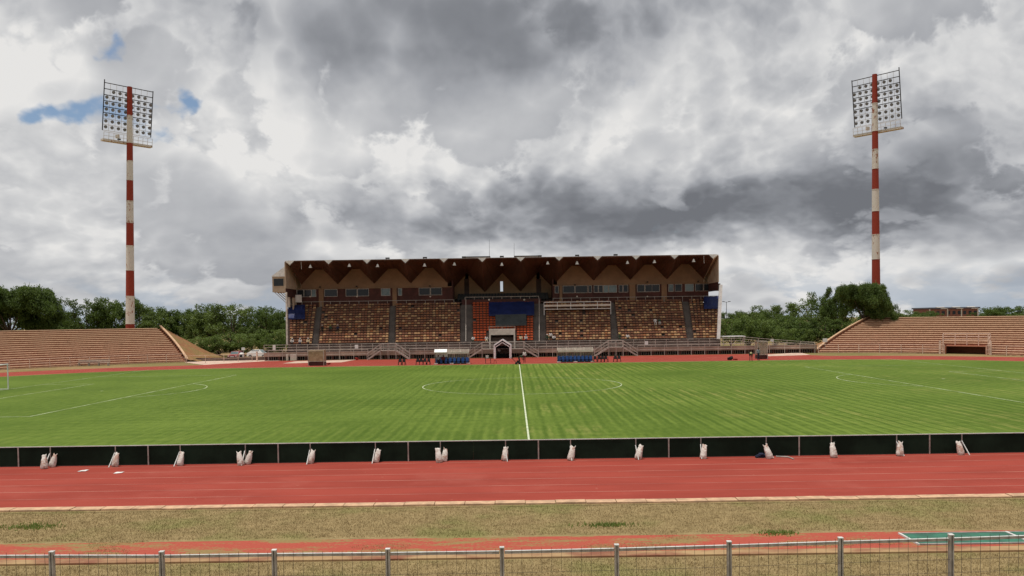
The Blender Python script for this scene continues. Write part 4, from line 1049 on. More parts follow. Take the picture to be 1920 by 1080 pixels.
for px, py, w, lab in ((155, 883.5, 0.30, 'larger left one of the two white paper sheets lying on the track'), (222, 887, 0.28, 'right one of the two white paper sheets lying on the track')):
    p = ground(px, py); mb = MB(); n_ = 5
    A = [[Vector((p.x + (i / n_ - 0.5) * w, p.y + (j / 3 - 0.5) * 0.3 + i * 0.02, 0.012 + 0.02 * abs(mnoise.noise(Vector((i * 0.9, j * 0.8, px)))))) for i in range(n_ + 1)] for j in range(4)]
    for u, v in zip(A, A[1:]): mb.strip(u, v)
    tag(mb.build('paper_sheet', M_white), lab, 'paper')

# ------------------------------------------------------------------ near fence
NF = thing('mesh_fence', 'grey steel post and wire mesh fence along the bottom of the photo', 'fence', (0, 17.7, 0))
POST = [(-112, 1036), (97, 1035), (303, 1035), (514, 1032), (727, 1030), (941, 1027), (1156, 1022), (1367, 1016), (1576, 1009), (1783, 1003), (1988, 996)]
pts = []
for px, py in POST:
    d = ray(px, py); t = (1.05 - CAM_H) / d.z; pts.append(Vector((0, 0, CAM_H)) + d * t)
for p in pts:
    b = MB(); x, y = p.x, p.y
    b.box(x - 0.047, x - 0.010, y - 0.05, y + 0.05, -0.2, 1.05); b.box(x + 0.014, x + 0.047, y - 0.05, y + 0.05, -0.2, 1.05); b.box(x - 0.010, x + 0.014, y + 0.0, y + 0.05, -0.2, 1.04)
    po = b.build('post', M_galv, NF)
    MB().box(x - 0.052, x + 0.052, y - 0.055, y + 0.055, 1.052, 1.07).build('lit_post_top', M_edge, po)  # white plate paints sunlight on the top of the steel post
for a, b in zip(pts, pts[1:]):
    u = (b - a).normalized() * 0.06; za = Vector((0, 0, -0.105))
    MB().bar(a + u + za, b - u + za, 0.045, 0.055).build('top_rail', M_galv, NF)
    MB().bar(a + u + za + Vector((0, 0, 0.034)), b - u + za + Vector((0, 0, 0.034)), 0.05, 0.010).build('lit_rail_top', M_edge, NF)  # white strip paints the sunlit top of the steel rail
    w = MB(); n_ = 11
    for k in range(1, n_ + 1):
        p = a.lerp(b, k / (n_ + 0.6)); p.y -= 0.045
        w.tube((p.x, p.y, 0.1), (p.x + rng.uniform(-0.004, 0.004), p.y, 1.04 + rng.uniform(-0.02, 0.015)), 0.0042, None, 4)
    for z in (0.5, 0.2): w.tube(a + Vector((0, -0.045, z - 1.05)), b + Vector((0, -0.045, z - 1.05)), 0.004, None, 4)
    w.build('mesh_panel', M_galv_dark, NF)

# ------------------------------------------------------------------ green pit cover on the runway
PC = thing('pit_cover', 'flat dark green pit cover in a white frame on the runway', 'cover', (12.5, 21.4, 0))
e0 = ground(1690, 1004).x; xs = [e0, e0 + 2.95, e0 + 5.9]
for a, b in zip(xs, xs[1:]): MB().box(a + 0.05, b - 0.05, 20.98, 21.93, 0.003, 0.030).build('cover_panel', M_green, PC)
for x in xs: MB().box(x - 0.03, x + 0.03, 20.9, 22.0, 0.003, 0.045).build('cross_bar', M_edge, PC)
for y in (20.93, 21.98): MB().box(xs[0] + 0.05, xs[-1] - 0.05, y - 0.03, y + 0.03, 0.003, 0.040).build('side_bar', M_galv, PC)

# ------------------------------------------------------------------ goal
GO = thing('football_goal', 'white football goal frame at the left edge of the pitch', 'goal', (PCX - hl, PCY, 0))
for y in (-3.66, 3.66):
    MB().tube((0, y, 0), (0, y, 2.44), 0.06, None, 10).build('goal_post', M_white, GO, local=True)
    MB().poly([Vector((0, y, 2.44)), Vector((-0.9, y, 2.44)), Vector((-2.0, y, 0.03)), Vector((0, y, 0.03))], 0.03, 6).build('side_frame', M_white, GO, local=True)
MB().tube((0, -3.72, 2.44), (0, 3.72, 2.44), 0.06, None, 10).build('crossbar', M_white, GO, local=True)
MB().tube((-2.0, -3.66, 0.03), (-2.0, 3.66, 0.03), 0.03, None, 6).build('ground_bar', M_white, GO, local=True)
nt_ = MB()
for k in range(0, 25):
    y = -3.66 + k * 7.32 / 24; nt_.bar((-0.9, y, 2.42), (-2.0, y, 0.05), 0.012); nt_.bar((0, y, 2.42), (-0.9, y, 2.42), 0.012)
for k in range(1, 9):
    f = k / 9; nt_.bar((-0.9 - 1.1 * f, -3.66, 2.42 - 2.37 * f), (-0.9 - 1.1 * f, 3.66, 2.42 - 2.37 * f), 0.012)
nt_.build('net', M_white, GO, local=True)

# ------------------------------------------------------------------ dugouts, chairs, tables
def dugout(px0, px1, label, nseat, white_cover):
    p0, p1 = ground(px0, 682.8 - (px0 - 960) * 0.0147), ground(px1, 682.8 - (px1 - 960) * 0.0147)
    W = p1.x - p0.x; T = thing('dugout', label, 'dugout', (p0.x, 110.4, 0))
    arch = [(0.12, 1.66), (0.75, 2.02), (1.2, 1.98), (1.5, 1.65), (1.6, 0.9), (1.6, 0.05)]
    nb = 5
    for k in range(nb):
        x = W * k / (nb - 1); h = MB()
        P = [Vector((x, y, z)) for y, z in arch]
        for a, b in zip(P, P[1:]): h.bar(a, b, 0.06, 0.06, up=(1, 0, 0))
        h.bar((x, 0.02, 0.05), (x, 1.6, 0.05), 0.06); h.build('frame_hoop', M_rail, T, local=True)
        if k in (0, nb - 1): MB().hexa([(x - 0.01, 0.4, 0.1), (x + 0.01, 0.4, 0.1), (x + 0.01, 1.55, 0.1), (x - 0.01, 1.55, 0.1), (x - 0.01, 0.4, 1.95), (x + 0.01, 0.4, 1.95), (x + 0.01, 1.45, 1.7), (x - 0.01, 1.45, 1.7)]).build('side_sheet', M_perspex, T, local=True)
    c0 = 0.0 if not white_cover else W * 0.36
    cv = MB(); A = [Vector((c0, y, z + 0.04)) for y, z in arch]; B_ = [Vector((W, y, z + 0.04)) for y, z in arch]; cv.strip(A, B_)
    cv.build('clear_canopy', M_perspex, T, local=True)
    fb = MB().box(c0 + 0.05, W, 0.08, 0.11, 1.46, 1.70).build('front_band', M_offwhite, T, local=True)
    mk = MB(); r_ = random.Random(px0); x = c0 + 0.35          # the worn lettering, unreadable in the photo
    while x < W - 0.4:
        w = r_.uniform(0.05, 0.16); mk.box(x, x + w, 0.072, 0.078, 1.49 + r_.uniform(0, 0.06), 1.60 + r_.uniform(0, 0.06)); x += w + r_.uniform(0.03, 0.14)
    mk.build('faded_marks', mat('faded_purple', (0.16, 0.08, 0.12), 0.8), fb)
    if white_cover:
        cv = MB(); A = [Vector((0, y - 0.02, z + 0.06)) for y, z in arch[:5]]; B_ = [Vector((W * 0.36, y - 0.02, z + 0.06)) for y, z in arch[:5]]
        cv.strip(A, B_); cv.strip([A[0] - Vector((0, 0, 0.12)), A[0]], [B_[0] - Vector((0, 0, 0.12)), B_[0]]); cv.build('white_cover', M_bright, T, local=True)
    MB().box(0.03, W - 0.03, 0.25, 1.5, 0.0, 0.14).build('floor', M_dark, T, local=True)
    MB().box(0.05, W - 0.05, 1.50, 1.55, 0.10, 0.75).build('back_skirt', M_dark, T, local=True)
    me = MB().hexa([(-0.22, 0, 0.36), (0.22, 0, 0.36), (0.22, 0.42, 0.34), (-0.22, 0.42, 0.34), (-0.22, 0, 0.44), (0.22, 0, 0.44), (0.22, 0.42, 0.40), (-0.22, 0.42, 0.40)]).hexa([(-0.22, 0.38, 0.40), (0.22, 0.38, 0.40), (0.22, 0.44, 0.40), (-0.22, 0.44, 0.40), (-0.2, 0.48, 0.86), (0.2, 0.48, 0.86), (0.2, 0.52, 0.86), (-0.2, 0.52, 0.86)]).box(-0.16, 0.16, 0.08, 0.34, 0.12, 0.36).mesh('seat', M_blueseat)
    for k in range(nseat):
        o = link('seat', me, T, True); o.location = ((k + 0.5) * W / nseat, 0.62, 0.02)
    for x in (0.2, W * 0.5, W - 0.1): MB().cbox((x, 0.12, 0.09), 0.5, 0.22, 0.14, 0.2).build('ballast_bag', M_sack, T, local=True)
    return T, p0.x, W
D1, d1x, d1w = dugout(812, 878, 'left dugout with blue seats and white cover over one end', 8, True)
D2, d2x, d2w = dugout(1047, 1115, 'right dugout with clear canopy, worn front band and blue seats', 9, False)

def chair_proto():
    T = thing('plastic_chair', 'x', 'chair')
    MB().hexa([(-0.23, -0.22, 0.40), (0.23, -0.22, 0.40), (0.20, 0.22, 0.38), (-0.20, 0.22, 0.38), (-0.23, -0.22, 0.44), (0.23, -0.22, 0.44), (0.20, 0.22, 0.42), (-0.20, 0.22, 0.42)]).build('seat', M_black, T, local=True)
    MB().hexa([(-0.22, 0.20, 0.42), (0.22, 0.20, 0.42), (0.22, 0.24, 0.42), (-0.22, 0.24, 0.42), (-0.17, 0.32, 0.84), (0.17, 0.32, 0.84), (0.17, 0.35, 0.84), (-0.17, 0.35, 0.84)]).build('backrest', M_black, T, local=True)
    for s in (-1, 1):
        MB().bar((s * 0.22, -0.19, 0.42), (s * 0.27, -0.25, 0), 0.055).build('leg', M_black, T, local=True)
        MB().bar((s * 0.20, 0.20, 0.42), (s * 0.25, 0.30, 0), 0.055).build('leg', M_black, T, local=True)
        MB().bar((s * 0.25, -0.2, 0.62), (s * 0.23, 0.26, 0.66), 0.05, 0.035).build('armrest', M_black, T, local=True)
        MB().bar((s * 0.23, -0.2, 0.42), (s * 0.25, -0.2, 0.62), 0.045).build('arm_post', M_black, T, local=True)
    return T
ch = chair_proto()
CH = [(745.5, 'left one of the pair of black chairs furthest left'), (752, 'right one of the pair of black chairs furthest left')] + [(779.5 + 6.7 * k, '%s black plastic chair in the row of four left of the dugouts' % ORD[k]) for k in range(4)] + [(1119.8 + (0, 8, 13.6, 20.5)[k], '%s black plastic chair in the row of four right of the dugouts' % ORD[k]) for k in range(4)] + [(1158, 'left one of the pair of black chairs furthest right'), (1164.8, 'right one of the pair of black chairs furthest right')]
for i, (px, lab) in enumerate(CH):
    p = ground(px, 683.3 - (px - 960) * 0.0147)
    place(ch, (p.x, 110.3 + rng.uniform(-0.05, 0.05), 0.004), rng.uniform(-0.25, 0.25), lab, 'black plastic chairs beside the dugouts', None, i == 0)

TB = thing('folding_table', 'dark narrow folding table standing on the red apron', 'table', ground(917, 681.5))
MB().box(-0.62, 0.62, -0.3, 0.3, 0.70, 0.74).build('table_top', M_dark, TB, local=True)
for x in (-0.48, 0.22):
    for y in (-0.25, 0.25): MB().bar((x, y, 0), (x, y, 0.70), 0.06).build('leg', M_dark, TB, local=True)
t0 = TB.location
BK = thing('bucket', 'white plastic bucket standing on the dark folding table', 'bucket', (t0.x - 0.25, t0.y, 0.742))
MB().tube((0, 0, 0), (0, 0, 0.36), 0.17, 0.21, 14).build('shell', M_white, BK, local=True); MB().tube((0, 0, 0.34), (0, 0, 0.38), 0.225, None, 14).build('rim', M_offwhite, BK, local=True)
ST = thing('stool', 'small dark red stool beside the folding table', 'stool', ground(928.5, 681))
MB().cbox((0, 0, 0.40), 0.34, 0.32, 0.04).build('seat', mat('dark_red_plastic', (0.10, 0.012, 0.010), 0.5), ST, local=True)
for x in (-0.15, 0.15):
    for y in (-0.13, 0.13): MB().bar((x * 0.8, y, 0.38), (x * 1.15, y, 0), 0.04).build('leg', mat('dark_red_plastic', (0.1, 0.01, 0.01)), ST, local=True)

def shelter(px0, px1, base, label, m_panel, h):
    p0, p1 = ground(px0, base), ground(px1, base); W = p1.x - p0.x; Y = p0.y
    T = thing('glazed_shelter', label, 'shelter', (p0.x, Y, 0))
    for x in (0, W):
        for y in (0, 1.3): MB().bar((x, y, 0), (x, y, h), 0.07).build('corner_post', M_rail, T, local=True)
    for z in (h - 0.03, 0.62):
        MB().bar((0, 0, z), (W, 0, z), 0.06).build('cross_rail', M_rail, T, local=True); MB().bar((0, 1.3, z), (W, 1.3, z), 0.06).build('cross_rail', M_rail, T, local=True)
    MB().box(0.04, W - 0.04, 1.26, 1.28, 0.65, h - 0.06).build('rear_pane', m_panel, T, local=True)
    MB().box(0.04, W - 0.04, 0.0, 0.02, 0.65, h - 0.06).build('front_pane', m_panel, T, local=True)
    for x in (0.0, W): MB().box(x - 0.01, x + 0.01, 0.05, 1.25, 0.65, h - 0.06).build('side_pane', m_panel, T, local=True)
    MB().box(0.03, W - 0.03, 0.05, 1.25, 0.06, 0.55).build('plinth', M_brick, T, local=True)
    MB().box(-0.03, W + 0.03, -0.03, 1.33, h, h + 0.05).build('roof_sheet', m_panel, T, local=True)
    mb = MB()
    for k in range(4): mb.box(0.2 + k * (W - 0.4) / 4, 0.2 + (k + 0.6) * (W - 0.4) / 4, 0.3, 0.7, 0.552, 0.72)
    mb.build('white_cushions', M_offwhite, T, local=True)
shelter(578, 605.5, 686, 'tan glazed shelter on a brick plinth at the left of the apron', M_tan, 2.1)
shelter(1421, 1441, 673.5, 'pinkish glazed shelter beside the two workers at the right', M_perspex, 2.45)

def lump(name, label, cat, px, py, w, h, m_, n_=7):
    p = ground(px, py); mb = MB(); r_ = random.Random(px)
    for k in range(n_):
        a = r_.uniform(0, 6.28); q = r_.uniform(0, w * 0.3); mb.cbox((p.x + q * math.cos(a), p.y + q * math.sin(a), h * r_.uniform(0.25, 0.55)), w * r_.uniform(0.4, 0.7), w * 0.4, h * r_.uniform(0.4, 0.8), a, r_.uniform(-0.4, 0.4))
    o = mb.build(name, m_); md = o.modifiers.new('round', 'BEVEL'); md.width = h * 0.12; md.segments = 2
    zmin = min(v.co.z for v in o.data.vertices); o.location.z = -zmin + 0.003
    return tag(o, label, cat)
M_redc = mat('red_cloth', (0.22, 0.02, 0.012), 0.8)
lump('kit_bag', 'black kit bag lying on the track near the right shelter', 'bag', 1370, 675.5, 0.75, 0.5, M_black)
lump('cloth_heap', 'dark red cloth beside the black kit bag', 'cloth', 1379, 675.2, 0.6, 0.2, M_redc)
lump('kit_bag', 'dark bag beside the tan shelter at the left', 'bag', 608.5, 684.5, 0.6, 0.45, M_black)
lump('cloth_heap', 'dark red cloth beside the tan shelter', 'cloth', 616, 683.5, 0.7, 0.18, M_redc)
lump('flower_tub', 'dark red tub standing by the fence behind the tan shelter', 'tub', 669, 675.3, 0.55, 0.5, M_redc)

# ------------------------------------------------------------------ people
CL = {k: mat('cloth_' + k, c, 0.85, 0.15, 4.0) for k, c in dict(white=(0.62, 0.60, 0.56), dark=(0.018, 0.020, 0.020), green=(0.03, 0.06, 0.035), navy=(0.018, 0.022, 0.05), grey=(0.22, 0.24, 0.27), maroon=(0.12, 0.018, 0.022), cream=(0.66, 0.56, 0.36), lime=(0.36, 0.42, 0.10), hair=(0.010, 0.008, 0.007)).items()}
POSES = {}
def pose_skeleton(pose):
    # joints in metres; facing -Y
    J = {}
    if pose == 'stand':
        J = dict(pel=(0, 0, 0.94), sp=(0, 0, 1.15), ch=(0, -0.01, 1.36), nk=(0, 0, 1.50), hd=(0, -0.02, 1.60), tp=(0, -0.02, 1.72))
        for s, n in ((-1, 'l'), (1, 'r')):
            J.update({'sh' + n: (s * 0.18, 0, 1.42), 'el' + n: (s * 0.24, 0.03, 1.14), 'wr' + n: (s * 0.24, -0.10, 0.90), 'ha' + n: (s * 0.23, -0.14, 0.81), 'hp' + n: (s * 0.09, 0, 0.90), 'kn' + n: (s * 0.10, -0.03, 0.50), 'an' + n: (s * 0.10, 0.02, 0.09), 'to' + n: (s * 0.12, -0.15, 0.035)})
    elif pose == 'bend':
        J = dict(pel=(0, 0.15, 0.90), sp=(0, -0.02, 1.05), ch=(0, -0.24, 1.12), nk=(0, -0.38, 1.14), hd=(0, -0.48, 1.13), tp=(0, -0.59, 1.09))
        for s, n in ((-1, 'l'), (1, 'r')):
            J.update({'sh' + n: (s * 0.18, -0.30, 1.12), 'el' + n: (s * 0.22, -0.38, 0.84), 'wr' + n: (s * 0.16, -0.46, 0.60), 'ha' + n: (s * 0.14, -0.50, 0.51), 'hp' + n: (s * 0.09, 0.14, 0.86), 'kn' + n: (s * 0.13, 0.02, 0.48), 'an' + n: (s * 0.14, 0.10, 0.09), 'to' + n: (s * 0.16, -0.07, 0.035)})
    else:
        J = dict(pel=(0, 0.0, 0.12), sp=(0, 0.02, 0.32), ch=(0, 0.0, 0.53), nk=(0, 0, 0.67), hd=(0, -0.03, 0.77), tp=(0, -0.03, 0.89))
        for s, n in ((-1, 'l'), (1, 'r')):
            J.update({'sh' + n: (s * 0.18, 0, 0.59), 'el' + n: (s * 0.25, -0.06, 0.33), 'wr' + n: (s * 0.17, -0.28, 0.24), 'ha' + n: (s * 0.13, -0.36, 0.22), 'hp' + n: (s * 0.09, -0.05, 0.10), 'kn' + n: (s * 0.13, -0.45, 0.14), 'an' + n: (s * 0.13, -0.42, -0.27), 'to' + n: (s * 0.14, -0.58, -0.33)})
    return J
RAD = dict(pel=(0.15, 0.11), sp=(0.135, 0.10), ch=(0.16, 0.11), nk=(0.055, 0.055), hd=(0.085, 0.095), tp=(0.06, 0.07), sh=(0.065, 0.065), el=(0.045, 0.045), wr=(0.032, 0.032), ha=(0.04, 0.022), hp=(0.085, 0.085), kn=(0.06, 0.06), an=(0.042, 0.042), to=(0.045, 0.03))
def person_mesh(pose):
    J = pose_skeleton(pose); names = list(J); idx = {n: i for i, n in enumerate(names)}
    E_ = [('pel', 'sp'), ('sp', 'ch'), ('ch', 'nk'), ('nk', 'hd'), ('hd', 'tp')]
    for n in 'lr': E_ += [('ch', 'sh' + n), ('sh' + n, 'el' + n), ('el' + n, 'wr' + n), ('wr' + n, 'ha' + n), ('pel', 'hp' + n), ('hp' + n, 'kn' + n), ('kn' + n, 'an' + n), ('an' + n, 'to' + n)]
    me = bpy.data.meshes.new('person'); me.from_pydata([J[n] for n in names], [(idx[a], idx[b]) for a, b in E_], [])
    o = bpy.data.objects.new('person', me); COL.objects.link(o)
    sk = o.modifiers.new('skin', 'SKIN'); sk.use_smooth_shade = True
    o.modifiers.new('sub', 'SUBSURF').levels = 1
    for n, sv in zip(names, me.skin_vertices[0].data):
        key = n if n in RAD else n[:-1]; sv.radius = RAD[key]; sv.use_root = n == 'pel'
    dg = bpy.context.evaluated_depsgraph_get(); ev = o.evaluated_get(dg); out = bpy.data.meshes.new_from_object(ev)
    bpy.data.objects.remove(o); bpy.data.meshes.remove(me)
    # skin 0, top 1, trousers 2, shoes 3, hair 4
    P = {n: Vector(J[n]) for n in names}
    for f in out.polygons:
        c = f.center; n = min(P, key=lambda k: (P[k] - c).length); k = n if n in RAD else n[:-1]
        m_ = {'pel': 2, 'sp': 1, 'ch': 1, 'nk': 0, 'hd': 0, 'tp': 4, 'sh': 1, 'el': 1, 'wr': 0, 'ha': 0, 'hp': 2, 'kn': 2, 'an': 2, 'to': 3}[k]
        f.material_index = m_; f.use_smooth = True
    return out
for p_ in ('stand', 'bend', 'sit'): POSES[p_] = person_mesh(p_)
def person(pose, loc, rz, top, legs, label, hat=None, group=None):
    me = POSES[pose].copy()
    for m_ in (M_skin, CL[top], CL[legs], CL['dark'], CL[hat] if hat else CL['hair']): me.materials.append(m_)
    o = link('person', me); o.location = loc; o.rotation_euler = (0, 0, rz)
    h = pose_skeleton(pose)['tp']; d = Vector(pose_skeleton(pose)['tp']) - Vector(pose_skeleton(pose)['hd']); d.normalize()
    c = Vector(h) - d * 0.02
    MB().tube(c - d * 0.03, c + d * 0.055, 0.105, 0.07, 12).build('hat' if hat else 'hair', CL[hat] if hat else CL['hair'], o, local=True)
    if hat: MB().tube(c - d * 0.035, c - d * 0.02, 0.16, 0.15, 14).build('hat_brim', CL[hat], o, local=True)
    # simple face: nose and ears
    hd = Vector(pose_skeleton(pose)['hd']); fw = Vector((0, -1, 0)) if pose != 'bend' else Vector((0, -0.35, -0.94))
    MB().tube(hd + fw * 0.08, hd + fw * 0.115, 0.018, 0.008, 6).build('nose', M_skin, o, local=True)
    return tag(o, label, 'person', group)
gp = lambda px, py: ground(px, py)
p = gp(974.5, 682.3); person('bend', (p.x, p.y, 0.0), R(70), 'green', 'dark', 'person in dark green bending over the mower at the halfway line', None)
p = gp(983.5, 680); person('stand', (p.x, p.y, 0.0), R(-30), 'white', 'maroon', 'person in white top and dark red trousers standing near the mower')
p = gp(935.5, 671.5); person('stand', (p.x, p.y + 0.9, 0.0), R(10), 'white', 'dark', 'person in a white shirt standing inside the players tunnel')
p = gp(1408, 677); person('bend', (p.x, p.y, 0.0), R(-15), 'dark', 'dark', 'person in dark clothes and cream hat bending down by the right shelter', 'cream')
p = gp(1422, 675.8); person('stand', (p.x, p.y, 0.0), R(20), 'grey', 'navy', 'person in grey shirt and navy trousers next to the right shelter')
MW = thing('lawn_mower', 'dark push mower on the far touchline by the halfway line', 'mower', gp(971, 683))
MB().box(-0.28, 0.28, -0.35, 0.3, 0.12, 0.30).build('deck', M_dark, MW, local=True); MB().box(-0.15, 0.15, -0.2, 0.12, 0.30, 0.52).build('engine', M_black, MW, local=True)
for x in (-0.32, 0.32):
    for y in (-0.25, 0.22): MB().tube((x - 0.03, y, 0.12), (x + 0.03, y, 0.12), 0.12, None, 12).build('wheel', M_tyre, MW, local=True)
MB().poly([Vector((-0.22, 0.25, 0.3)), Vector((-0.22, 0.95, 0.95)), Vector((0.22, 0.95, 0.95)), Vector((0.22, 0.25, 0.3))], 0.02, 6).build('handle', M_dark, MW, local=True)
MW.rotation_euler = (0, 0, R(80))
# spectators, photo pixel of the head, row of the stand
def spect(px, row, top, legs, label, hat=None, rz=0.0):
    y = SY0 + row * SD; z = SZ0 + row * SH; x = at(px, 625, y).x
    person('sit', (x, y + 0.20, z + 0.34), rz, top, legs, label, hat, 'people sitting in the grandstand')
spect(604, 5, 'dark', 'dark', 'leftmost of three spectators in dark clothes, white cap', 'white')
spect(619.5, 5, 'green', 'dark', 'middle one of three spectators in dark clothes, yellowish cap', 'lime')
spect(633, 5, 'navy', 'dark', 'rightmost of three spectators in dark clothes, white cap', 'white')
spect(887, 0, 'white', 'green', 'spectator in white in the lowest row left of the portal')
spect(912, 0, 'white', 'cream', 'spectator in white and cream just left of the white portal')
spect(976.5, 0, 'cream', 'green', 'spectator in cream just right of the white portal')
spect(986, 0, 'white', 'navy', 'spectator in white cap and shirt right of the portal', 'white')
spect(1026, 0, 'green', 'dark', 'left one of three spectators right of the orange seats', 'white')
spect(1032.5, 1, 'white', 'dark', 'middle one of three spectators right of the orange seats')
spect(1038.5, 0, 'white', 'dark', 'right one of three spectators right of the orange seats')
spect(1162, 0, 'green', 'green', 'spectator in green with yellowish cap above the right stile', 'lime')
spect(1177, 0, 'white', 'dark', 'spectator in white beside the one in green above right stile')
spect(1229, 6, 'white', 'white', 'left one of two spectators in white high in the right block')
spect(1237, 6, 'green', 'white', 'right one of two spectators high in the right block', None)
for px, t_, l_, lab in ((547, 'white', 'dark', 'leftmost of three people in pale tops at the left end of the lowest row'), (562, 'white', 'navy', 'middle one of three people in pale tops at the left end of lowest row'), (577, 'cream', 'dark', 'rightmost of three people in pale tops at the left end of lowest row')): spect(px, 0, t_, l_, lab, 'white')
for dx, top, lab in ((0.45, 'grey', 'person in grey sitting at the left end of the left dugout'), (1.15, 'maroon', 'person in dark red sitting in the left dugout')):
    person('sit', (d1x + dx, 111.28, 0.36), R(10), top, 'dark', lab)

# ------------------------------------------------------------------ left yard: wall, cars, signs
tag(MB().hexa([at(342, 683, 131), at(498, 676, 131), at(498, 676, 131.3), at(342, 683, 131.3), at(342, 672, 131), at(498, 668.5, 131), at(498, 668.5, 131.3), at(342, 672, 131.3)]).build('yard_wall', M_conc), 'low grey brown wall between the left terrace and the grandstand', 'wall')
YFN = thing('yard_fence', 'thin pale wire fence in front of the yard left of the grandstand', 'fence', at(420, 680, 129))
def gz(px, py): q = ground(px, py); return Vector((q.x, q.y, 0))
rail_run(YFN, [gz(350, 682), gz(420, 679.5), gz(498, 675.5)], 0, (0.6, 1.2), 2.4, M_rail_pink, 0.022)
MB().bar(gz(482, 676.5), gz(482, 676.5) + Vector((0, 0, 1.5)), 0.22).build('gate_post', M_rail_pink, YFN)
def car(px, py, Y, rz, paint, label):
    p = at(px, py, Y); T = thing('parked_car', label, 'car', (p.x, Y, 0), rz)
    W, L = 1.66, 3.9
    body = [(0, -L / 2, 0.30), (0, -L / 2, 0.78), (0, -L / 2 + 0.95, 0.88), (0, -L / 2 + 1.55, 1.40), (0, L / 2 - 1.0, 1.42), (0, L / 2 - 0.25, 0.95), (0, L / 2, 0.85), (0, L / 2, 0.30)]
    def ringx(x, inset): return [Vector((x, y * (1 - 0.02 * inset), z - 0.02 * inset)) for _, y, z in body]
    def sl(z): return 0.16 * max(0, (z - 0.85) / 0.55)
    R1 = []
    for x in (-W / 2, -W / 2 + 0.1, W / 2 - 0.1, W / 2):
        e = abs(x) > W / 2 - 0.05
        R1.append([Vector((math.copysign(abs(x) - sl(z), x), y * (0.985 if e else 1), z - (0.03 if e and z > 0.8 else 0))) for _, y, z in body])
    MB().rings(R1).build('body', paint, T, local=True)
    for s in (-1, 1):
        w = MB(); w.face([(s * (W / 2 - 0.06), -L / 2 + 1.15, 0.92), (s * (W / 2 - 0.06), L / 2 - 0.45, 0.95), (s * (W / 2 - 0.135), L / 2 - 1.05, 1.33), (s * (W / 2 - 0.135), -L / 2 + 1.62, 1.33)]); w.build('side_window', M_glass, T, local=True)
        for y in (-L / 2 + 0.72, L / 2 - 0.68):
            wh = MB().tube((s * (W / 2 - 0.16), y, 0.29), (s * (W / 2 + 0.02), y, 0.29), 0.29, None, 16).build('wheel', M_tyre, T, local=True)
            MB().tube((s * (W / 2 + 0.021), y, 0.29), (s * (W / 2 + 0.03), y, 0.29), 0.17, None, 12).build('rim', M_galv, wh, local=True)
        MB().box(s * 0.62 - 0.14, s * 0.62 + 0.14, -L / 2 - 0.02, -L / 2 + 0.02, 0.60, 0.74).build('headlight', M_white, T, local=True)
        MB().box(s * 0.66 - 0.10, s * 0.66 + 0.10, L / 2 - 0.02, L / 2 + 0.02, 0.62, 0.80).build('tail_light', M_redc, T, local=True)
    MB().face([(-W / 2 + 0.16, -L / 2 + 0.97, 0.915), (W / 2 - 0.16, -L / 2 + 0.97, 0.915), (W / 2 - 0.22, -L / 2 + 1.49, 1.37), (-W / 2 + 0.22, -L / 2 + 1.49, 1.37)]).build('windscreen', M_pane, T, local=True)
    MB().box(-W / 2 - 0.01, W / 2 + 0.01, -L / 2 - 0.05, -L / 2 + 0.1, 0.30, 0.50).build('bumper', M_dark, T, local=True)
    MB().box(-0.3, 0.3, -L / 2 - 0.055, -L / 2 - 0.048, 0.52, 0.64).build('number_plate', M_white, T, local=True)
M_carred = mat('car_red', (0.28, 0.03, 0.03), 0.3, 0.1, 1.0); M_carwhite = mat('car_white', (0.62, 0.62, 0.60), 0.3, 0.06, 1.0)
car(443, 672, 134.5, R(0), M_carred, 'small red car parked in the yard left of the grandstand')
car(486, 668, 140, R(80), M_carwhite, 'white car parked behind the yard wall beside the grandstand')
BN = thing('rubbish_bin', 'white round bin with dark opening beside the red car', 'bin', (at(453.5, 672, 132.8).x, 132.8, 0))
MB().tube((0, 0, 0), (0, 0, 1.0), 0.36, 0.40, 16).build('drum', M_white, BN, local=True); MB().tube((0, 0, 1.0), (0, 0, 1.22), 0.40, 0.22, 16).build('lid', M_white, BN, local=True); MB().box(-0.2, 0.2, -0.42, -0.36, 0.45, 0.85).build('opening', M_black, BN, local=True)
def signpost(px, py, Y, w, h, label):
    p = at(px, py, Y); T = thing('sign_post', label, 'sign', (p.x, Y, 0))
    MB().bar((0, 0.05, 0), (0, 0.05, p.z), 0.07).build('pole', M_galv, T, local=True); MB().box(-w / 2, w / 2, -0.02, 0.02, p.z - h / 2, p.z + h / 2).build('plate', M_white, T, local=True)
signpost(456, 654, 133.4, 0.55, 0.45, 'small white sign plate on a pole above the yard wall')
signpost(1448, 638, 133, 0.55, 0.45, 'small white sign plate on a pole behind the ramp railing')
signpost(1547, 638, 129.6, 0.75, 0.6, 'white plate on a pole at the foot of right terrace')
p = at(331.5, 634, 152); BO = thing('white_post', 'short white capped post on the bank right of left terrace', 'post', (p.x, 152, 0))
MB().tube((0, 0, 0), (0, 0, p.z), 0.10, None, 10).build('shaft', M_galv, BO, local=True); MB().tube((0, 0, p.z), (0, 0, p.z + 0.6), 0.20, 0.16, 10).build('cap', M_white, BO, local=True)
p = at(1362, 566, 200); LP = thing('lamp_post', 'thin far twin armed lamp post right of the grandstand', 'lamp post', (p.x, 200, 0))
MB().tube((0, 0, 0), (0, 0, p.z), 0.10, 0.06, 8).build('pole', M_dark, LP, local=True)
for s in (-1, 1):
    MB().bar((0, 0, p.z - 0.1), (s * 0.7, 0, p.z + 0.05), 0.07).build('arm', M_dark, LP, local=True); MB().cbox((s * 0.75, 0, p.z + 0.08), 0.55, 0.3, 0.14).build('lamp_head', M_dark, LP, local=True)

